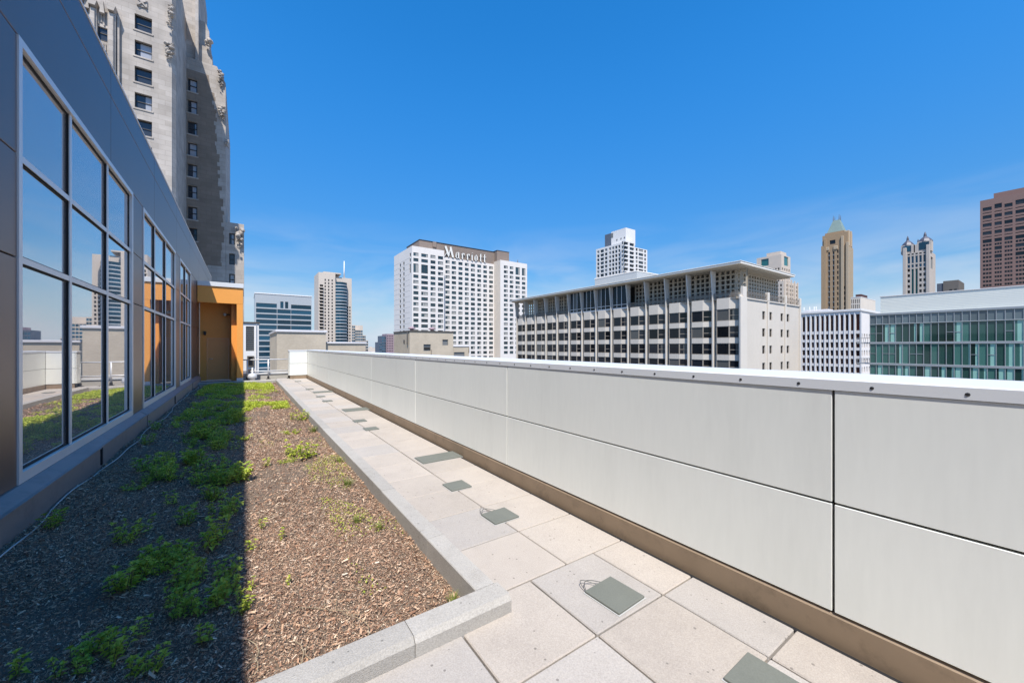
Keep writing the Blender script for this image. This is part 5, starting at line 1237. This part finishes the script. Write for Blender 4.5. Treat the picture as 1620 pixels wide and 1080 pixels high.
for px in (1443, 1447): 
    yy = yX(px, LX); q = MB(); q.cbox(LX+1, LX+4, yy-2, yy+1, zl, zl+8, 0.2); b.part('parapet_block', q, 'lantern_stone')

# dark box on the skyline
KX = 600.0; ky0 = yX(1516.5, KX); ky1 = yX(1492, KX); zk = zz(442.5, KX, ky0)
b = Bld('dark_flat_tower', 'dark grey flat topped block just right of the lantern tower', 'tower', ['dark_block', 'steel_blue_side'], (KX+10, ky0+5, GROUND))
b.block(KX, KX+40, ky0, ky1, GROUND, zk, X=grid(runs(ky0+0.5, ky0+7, 2, 0.6), floors(zk-10, 4, 8, 2)), rev=0.3, joined=True)
b.done(); q = MB(); q.box(KX+0.6, KX+38, ky1+0.02, yX(1482, KX), GROUND, zk-2); b.part('dark_wing', q, 'steel_blue_side')

# ------------------------------------------------------------------ pink granite tower at the right edge
NX = 652.0; ny1 = yX(1550.5, NX); ny0 = ny1-150; zn = zz(318, NX, ny1)
b = Bld('pink_granite_tower', 'massive pink granite tower with banded windows at the right edge', 'tower', ['granite_pink'], (NX+25, ny1-40, GROUND))
def zN(p): return 1180 + p/3.484
cN = []
for a, c in ((1305, 1355), (1370, 1411), (1425, 1470)):
    y_a, y_c = yX(zN(c), NX), yX(zN(a), NX); cN.append((y_a, y_c))
y_ = cN[-1][0]-(cN[0][0]-cN[1][1])
pw_ = cN[0][1]-cN[0][0]
while y_-pw_ > ny0+4: cN.append((y_-pw_, y_)); y_ -= pw_ + (cN[0][0]-cN[1][1])
flN = 4.3; zrN = floors(zn-10, flN, 50, 2.3)
ops_ = []
for i, c_ in enumerate(cN):
    sub = [(c_[0]+(c_[1]-c_[0])*s0, c_[0]+(c_[1]-c_[0])*s1) for s0, s1 in ((0.02, 0.3), (0.36, 0.64), (0.7, 0.98))]
    for k, (z0, z1) in enumerate(zrN):
        if k == 0 and i % 2 == 1: ops_.append((*c_, z0, z1+2.5))
        elif k < 9 + (i % 2)*4 and k % 2 == 0: ops_.append((*c_, z0-0.7, z1+0.7))
        elif k < 9: ops_.append((*c_, z0+0.8, z1-0.6))
        else: ops_ += [(*s_, z0, z1) for s_ in sub]
b.block(NX, NX+60, ny0, ny1, GROUND, zn, X=ops_, rev=0.7, joined=True, glass='glass_dark')
b.block(NX+8, NX+55, ny0, yX(1572, NX+8), zn, zn+7, rev=0.3)
b.done()
# ================================================================== WEEDS IN THE PLANTING BED
def leaf(q, p, d, L, W, fold=0.25, droop=0.3):
    d = Vector(d).normalized(); s_ = d.cross(Vector((0, 0, 1)))
    if s_.length < 1e-3: s_ = Vector((1, 0, 0))
    s_.normalize(); n_ = s_.cross(d); p = Vector(p)
    m_ = p + d*L*0.45 - n_*0; t_ = p + d*L - Vector((0, 0, L*droop)); up_ = n_*W*fold
    n0 = len(q.v); q.v += [tuple(p), tuple(m_+s_*W/2+up_), tuple(t_), tuple(m_-s_*W/2+up_), tuple(m_)]
    q.f += [(n0, n0+1, n0+4), (n0+4, n0+1, n0+2), (n0, n0+4, n0+3), (n0+4, n0+2, n0+3)]; q.m += [0]*4
def weed(seed, kind):
    rr = random.Random(seed); lf = MB(); sm_ = MB()
    if kind == 'bushy': ns, ht, spread_ = rr.randint(7, 10), 0.13, 0.085
    elif kind == 'sprig': ns, ht, spread_ = rr.randint(2, 4), 0.13, 0.045
    elif kind == 'low': ns, ht, spread_ = rr.randint(9, 13), 0.06, 0.12
    else: ns, ht, spread_ = 60, 0.09, 0.06
    for i in range(ns):
        a = rr.uniform(0, 6.283); r_ = spread_*math.sqrt(rr.random()); b0 = Vector((r_*0.5*math.cos(a), r_*0.5*math.sin(a), -0.01))
        h_ = ht*rr.uniform(0.55, 1.15); top = Vector((r_*1.25*math.cos(a), r_*1.25*math.sin(a), h_))
        if kind == 'grass':
            mid = (b0+top)/2 + Vector((0, 0, h_*0.2)); s_ = Vector((-math.sin(a), math.cos(a), 0))*0.0022; end = top + Vector((math.cos(a), math.sin(a), -0.2))*0.02
            n0 = len(lf.v); lf.v += [tuple(b0-s_), tuple(b0+s_), tuple(mid+s_*0.8), tuple(mid-s_*0.8), tuple(end)]; lf.f += [(n0, n0+1, n0+2, n0+3), (n0+3, n0+2, n0+4)]; lf.m += [0, 0]; continue
        mid = (b0+top)/2 + Vector((rr.uniform(-0.01, 0.01), rr.uniform(-0.01, 0.01), 0))
        sm_.tube([b0, mid, top], [0.0028, 0.0022, 0.0012], 4)
        lev = rr.randint(3, 5)
        for l_ in range(lev):
            t_ = 0.3 + 0.7*l_/(lev-1); p = b0.lerp(mid, t_*2) if t_ < 0.5 else mid.lerp(top, t_*2-1)
            az = rr.uniform(0, 6.283); k_ = 2 if l_ < lev-1 else 5
            for j in range(k_):
                aa = az + j*6.283/k_ + rr.uniform(-0.3, 0.3); el = rr.uniform(0.1, 0.7) if l_ < lev-1 else rr.uniform(0.35, 1.0)
                L = rr.uniform(0.034, 0.06)*(1.0 if kind != 'low' else 0.8)*(1.1-0.3*t_)
                leaf(lf, p, (math.cos(aa)*math.cos(el), math.sin(aa)*math.cos(el), math.sin(el)), L, L*rr.uniform(0.42, 0.6), 0.3, rr.uniform(0.1, 0.45))
    lm = lf.mesh('foliage', 'grass_blade' if kind == 'grass' else ('leaf_deep' if seed % 3 == 0 else 'leaf'), fix=False)
    return lm, (sm_.mesh('stem', 'stem', fix=False) if sm_.v else None)
WEEDS = {k: [weed(i*13+j, k) for i in range(4)] for j, k in enumerate(('bushy', 'sprig', 'low', 'grass'))}
def place(kind, x, y, s_, label, group, name='weed'):
    lm, sm_ = rnd.choice(WEEDS[kind]); t_ = thing(name, label, 'weed' if name == 'weed' else 'grass tuft', (x, y, soil_z(x, y)), group)
    t_.rotation_euler = (rnd.uniform(-0.1, 0.1), rnd.uniform(-0.1, 0.1), rnd.uniform(0, 6.28)); t_.scale = (s_,)*3
    o = obj('foliage', lm, t_); o.matrix_parent_inverse = Matrix.Identity(4)
    if sm_: o = obj('stem', sm_, t_); o.matrix_parent_inverse = Matrix.Identity(4)
def at_px(kind, px, py, s_, label, group, name='weed'):
    x, y = gnd(px, py, -0.03); x = min(max(x, -1.5), 1.1); y = max(y, 2.12); place(kind, x, y, s_, label, group, name)
G_SH, G_SU = 'weeds in the shaded mulch', 'weeds in the sunlit mulch'
# sunlit side, one by one
for kind, px, py, s_, label in (
    ('sprig', 441, 850, 0.75, 'bright green sprig alone on sunlit chips beside the shadow edge'),
    ('sprig', 413, 832, 0.7, 'small sunlit sprig just right of the shadow line, mid bed'),
    ('sprig', 398, 866, 0.7, 'yellow-green sprig standing right on the shadow line'),
    ('sprig', 453, 922, 0.5, 'lone narrow seedling in the sunlit foreground mulch'),
    ('bushy', 487, 724, 1.55, 'largest sunlit leafy clump in the middle of the bed, right half'),
    ('bushy', 458, 721, 1.45, 'sunlit leafy clump in mid bed, left half of the largest patch'),
    ('low', 456, 731, 0.9, 'low leafy weed in front of the largest sunlit patch'),
    ('sprig', 421, 737, 0.9, 'thin sunlit sprig left of the largest sunlit patch'),
    ('bushy', 478, 665, 1.5, 'spiky green sunlit weed near the kerb, well beyond the largest patch'),
    ('sprig', 463, 664, 1.3, 'small sunlit sprig left of the spiky weed near the kerb'),
    ('low', 461, 684, 1.2, 'flat bright weed between the spiky weed and the largest patch')):
    at_px(kind, px, py, s_, label, G_SU)
for px, py, s_, label in ((738, 938, 0.8, 'little grass tuft in the inner corner of the kerb'), (550, 768, 1.2, 'wispy grass tuft by the kerb, mid bed'), (566, 824, 0.9, 'sparse grass tuft in sunlit chips beside the kerb'), (540, 730, 1.0, 'thin grass tuft against the kerb beyond mid bed'), (506, 680, 1.5, 'tall grass blades hugging the far stretch of kerb'), (600, 836, 0.8, 'grass tuft in sunlit chips closest to the kerb')):
    at_px('grass', px, py, s_, label, 'grass tufts by the kerb', 'grass_tuft')
at_px('low', 212, 773, 1.1, 'tight mossy green tuft alone near the window wall', G_SH)
# shaded foreground clumps
fore = [(290, 832), (268, 798), (283, 793), (330, 790), (338, 810), (355, 819), (367, 815), (230, 848), (199, 852), (195, 864), (241, 888), (262, 888), (299, 886), (253, 908), (185, 940), (204, 934), (222, 921), (287, 924), (284, 934), (312, 903), (318, 919), (353, 916), (275, 955), (296, 957), (279, 978), (321, 974), (340, 956), (358, 947), (376, 955), (400, 930), (383, 968), (345, 962), (248, 895), (232, 905), (324, 1020), (219, 1014), (153, 1030), (133, 1052), (130, 1072), (179, 1043), (173, 1062), (204, 1076), (235, 1072), (31, 1075), (90, 1078), (80, 838), (272, 890), (365, 935)]
for i, (px, py) in enumerate(fore):
    near = py > 1000
    kd = 'bushy' if i % 3 == 0 or 880 < py < 910 and i % 2 else 'sprig'
    what = 'bushy leafy weed' if kd == 'bushy' else 'thin leafy sprig'
    xw_, yw_ = gnd(px, py, -0.03)
    side = 'by shadow edge' if xw_ > -0.16 else 'towards the wall' if xw_ < -0.75 else 'midway to the wall'
    zone = 'at the bottom edge of the bed' if py > 1040 else 'just inside the front kerb' if near else 'in front of the shaded foreground patch' if py > 945 else 'in the shaded foreground patch' if py > 900 else 'in upper foreground patch row' if py > 870 else 'just beyond the foreground patch'
    at_px(kd, px, py, rnd.uniform(0.85, 1.15)*(0.8 if near else 0.6 if px > 370 else 1.0), f'{what} {zone}, {side}', G_SH)
# shaded middle band
rm = random.Random(21); n = 0
while n < 96:
    y = 3.7 + 9.0*rm.random()**0.9; x = rm.gauss(-0.42, 0.3)
    dens = 0.5 + 0.5*math.sin(y*1.9+1.0)*math.sin(x*3.1+y*0.7)
    if not (-1.25 < x < -0.02) or rm.random() > 0.08 + 0.92*dens**1.6: continue
    if y < 5.0 and x < -0.5: continue
    k = rm.random(); kd = 'bushy' if k < 0.45 else 'low' if k < 0.75 else 'sprig'
    what = {'bushy': 'bushy weed', 'low': 'low spreading weed', 'sprig': 'thin sprig'}[kd]
    bay = [c_ for c_ in (G1[0], G1[1], G1[2], G1[3], G2[0], G2[1], G2[2], 99) if y < c_]; names = ['before the first window', 'opposite first pane column', 'opposite second pane column', 'opposite third pane column', 'opposite first panel pier', 'opposite fourth pane column', 'opposite fifth pane column', 'opposite sixth pane column']
    side = 'hugging the shadow edge' if x > -0.22 else 'near the wall' if x < -0.75 else 'left of mid shade' if x < -0.48 else 'in mid shade'
    place(kd, x, y, rm.uniform(0.95, 1.5), f'{what} in shaded mulch {names[8-len(bay)]}, {side}', G_SH); n += 1
for px, py, s_, label in ((231, 706, 1.2, 'small weed near the wall, past the mossy tuft'), (250, 682, 1.2, 'green weed near the wall under the second window group'), (229, 766, 0.6, 'tiny seedling right of the mossy tuft')):
    at_px('bushy', px, py, s_, label, G_SH)

# far ground cover: too dense to count
def cover(name, label, regions, seed, size):
    rr = random.Random(seed); q = MB()
    for (x0, x1, y0, y1, n_, thr) in regions:
        for i in range(n_):
            x, y = rr.uniform(x0, x1), rr.uniform(y0, y1)
            f_ = math.sin(x*4.1+y*1.3)*math.sin(y*2.3-x*2.0)+0.35*math.sin(x*9+y*5)
            if f_ < thr + rr.uniform(-0.3, 0.3): continue
            z = soil_z(x, y) + rr.uniform(0.0, 0.09)*min(1, max(0.2, f_-thr+0.4)); a = rr.uniform(0, 6.283); el = rr.uniform(-0.1, 0.9); L = rr.uniform(0.03, 0.06)*size
            leaf(q, (x, y, z), (math.cos(a)*math.cos(el), math.sin(a)*math.cos(el), math.sin(el)), L, L*0.55, 0.3, 0.2)
    stuff(q.build(name, 'leaf', fix=False), label, 'ground cover')
cover('ground_cover', 'dense green ground cover filling the far end of the bed', [(-1.3, 0.0, 16.0, 20.3, 8500, -0.45), (0.0, 0.95, 17.2, 20.3, 5000, -0.55), (-1.2, 0.0, 10.0, 16.0, 7500, 0.05), (0.0, 1.0, 11.6, 13.2, 4000, -0.2), (0.0, 1.0, 13.2, 17.2, 2500, 0.35)], 8, 1.25)
cover('kerbside_seedlings', 'thin film of tiny seedlings along the sunny kerb side', [(0.65, 1.15, 2.6, 6.2, 2600, 0.1), (0.2, 1.1, 6.2, 9.0, 1000, 0.5)], 9, 0.42)

# dry stems and leaf litter lying in the bed
rl_ = random.Random(31); q = MB()
for i in range(110):
    y = 2.2 + 9*rl_.random()**1.5; x = rl_.uniform(-1.45, 1.0); a = rl_.uniform(0, 6.283); L = rl_.uniform(0.08, 0.3); pts = []
    for k in range(5):
        t_ = k/4-0.5; xx, yy = x+math.cos(a+t_*0.8)*L*t_, y+math.sin(a+t_*0.8)*L*t_; xx = min(max(xx, -1.55), 1.14); yy = max(yy, 2.1)
        pts.append((xx, yy, soil_z(xx, yy)+0.018+rl_.uniform(0, 0.02)+0.03*max(0, t_)))
    q.tube(pts, [0.0022, 0.002, 0.0018, 0.0015, 0.001], 4)
mat('dry_stem', (0.42, 0.33, 0.21), 0.9, var=0.1, island=0.4)
stuff(q.build('dry_stem_litter', 'dry_stem', fix=False), 'thin dry stems littering the mulch', 'plant litter')

# where weeds share a description, tell them apart by their order from the viewer
by = {}
for o in COL.objects:
    if o.parent is None and o.get('group') == G_SH: by.setdefault(o['label'], []).append(o)
for lab, os_ in by.items():
    if len(os_) < 2: continue
    os_.sort(key=lambda o: dep(o.location.x, o.location.y))
    for i, o in enumerate(os_): o['label'] = ('nearest ' if i == 0 else ['second', 'third', 'fourth', 'fifth', 'sixth', 'seventh', 'eighth', 'ninth', 'tenth', 'eleventh', 'twelfth'][i-1] + ' nearest ') + lab
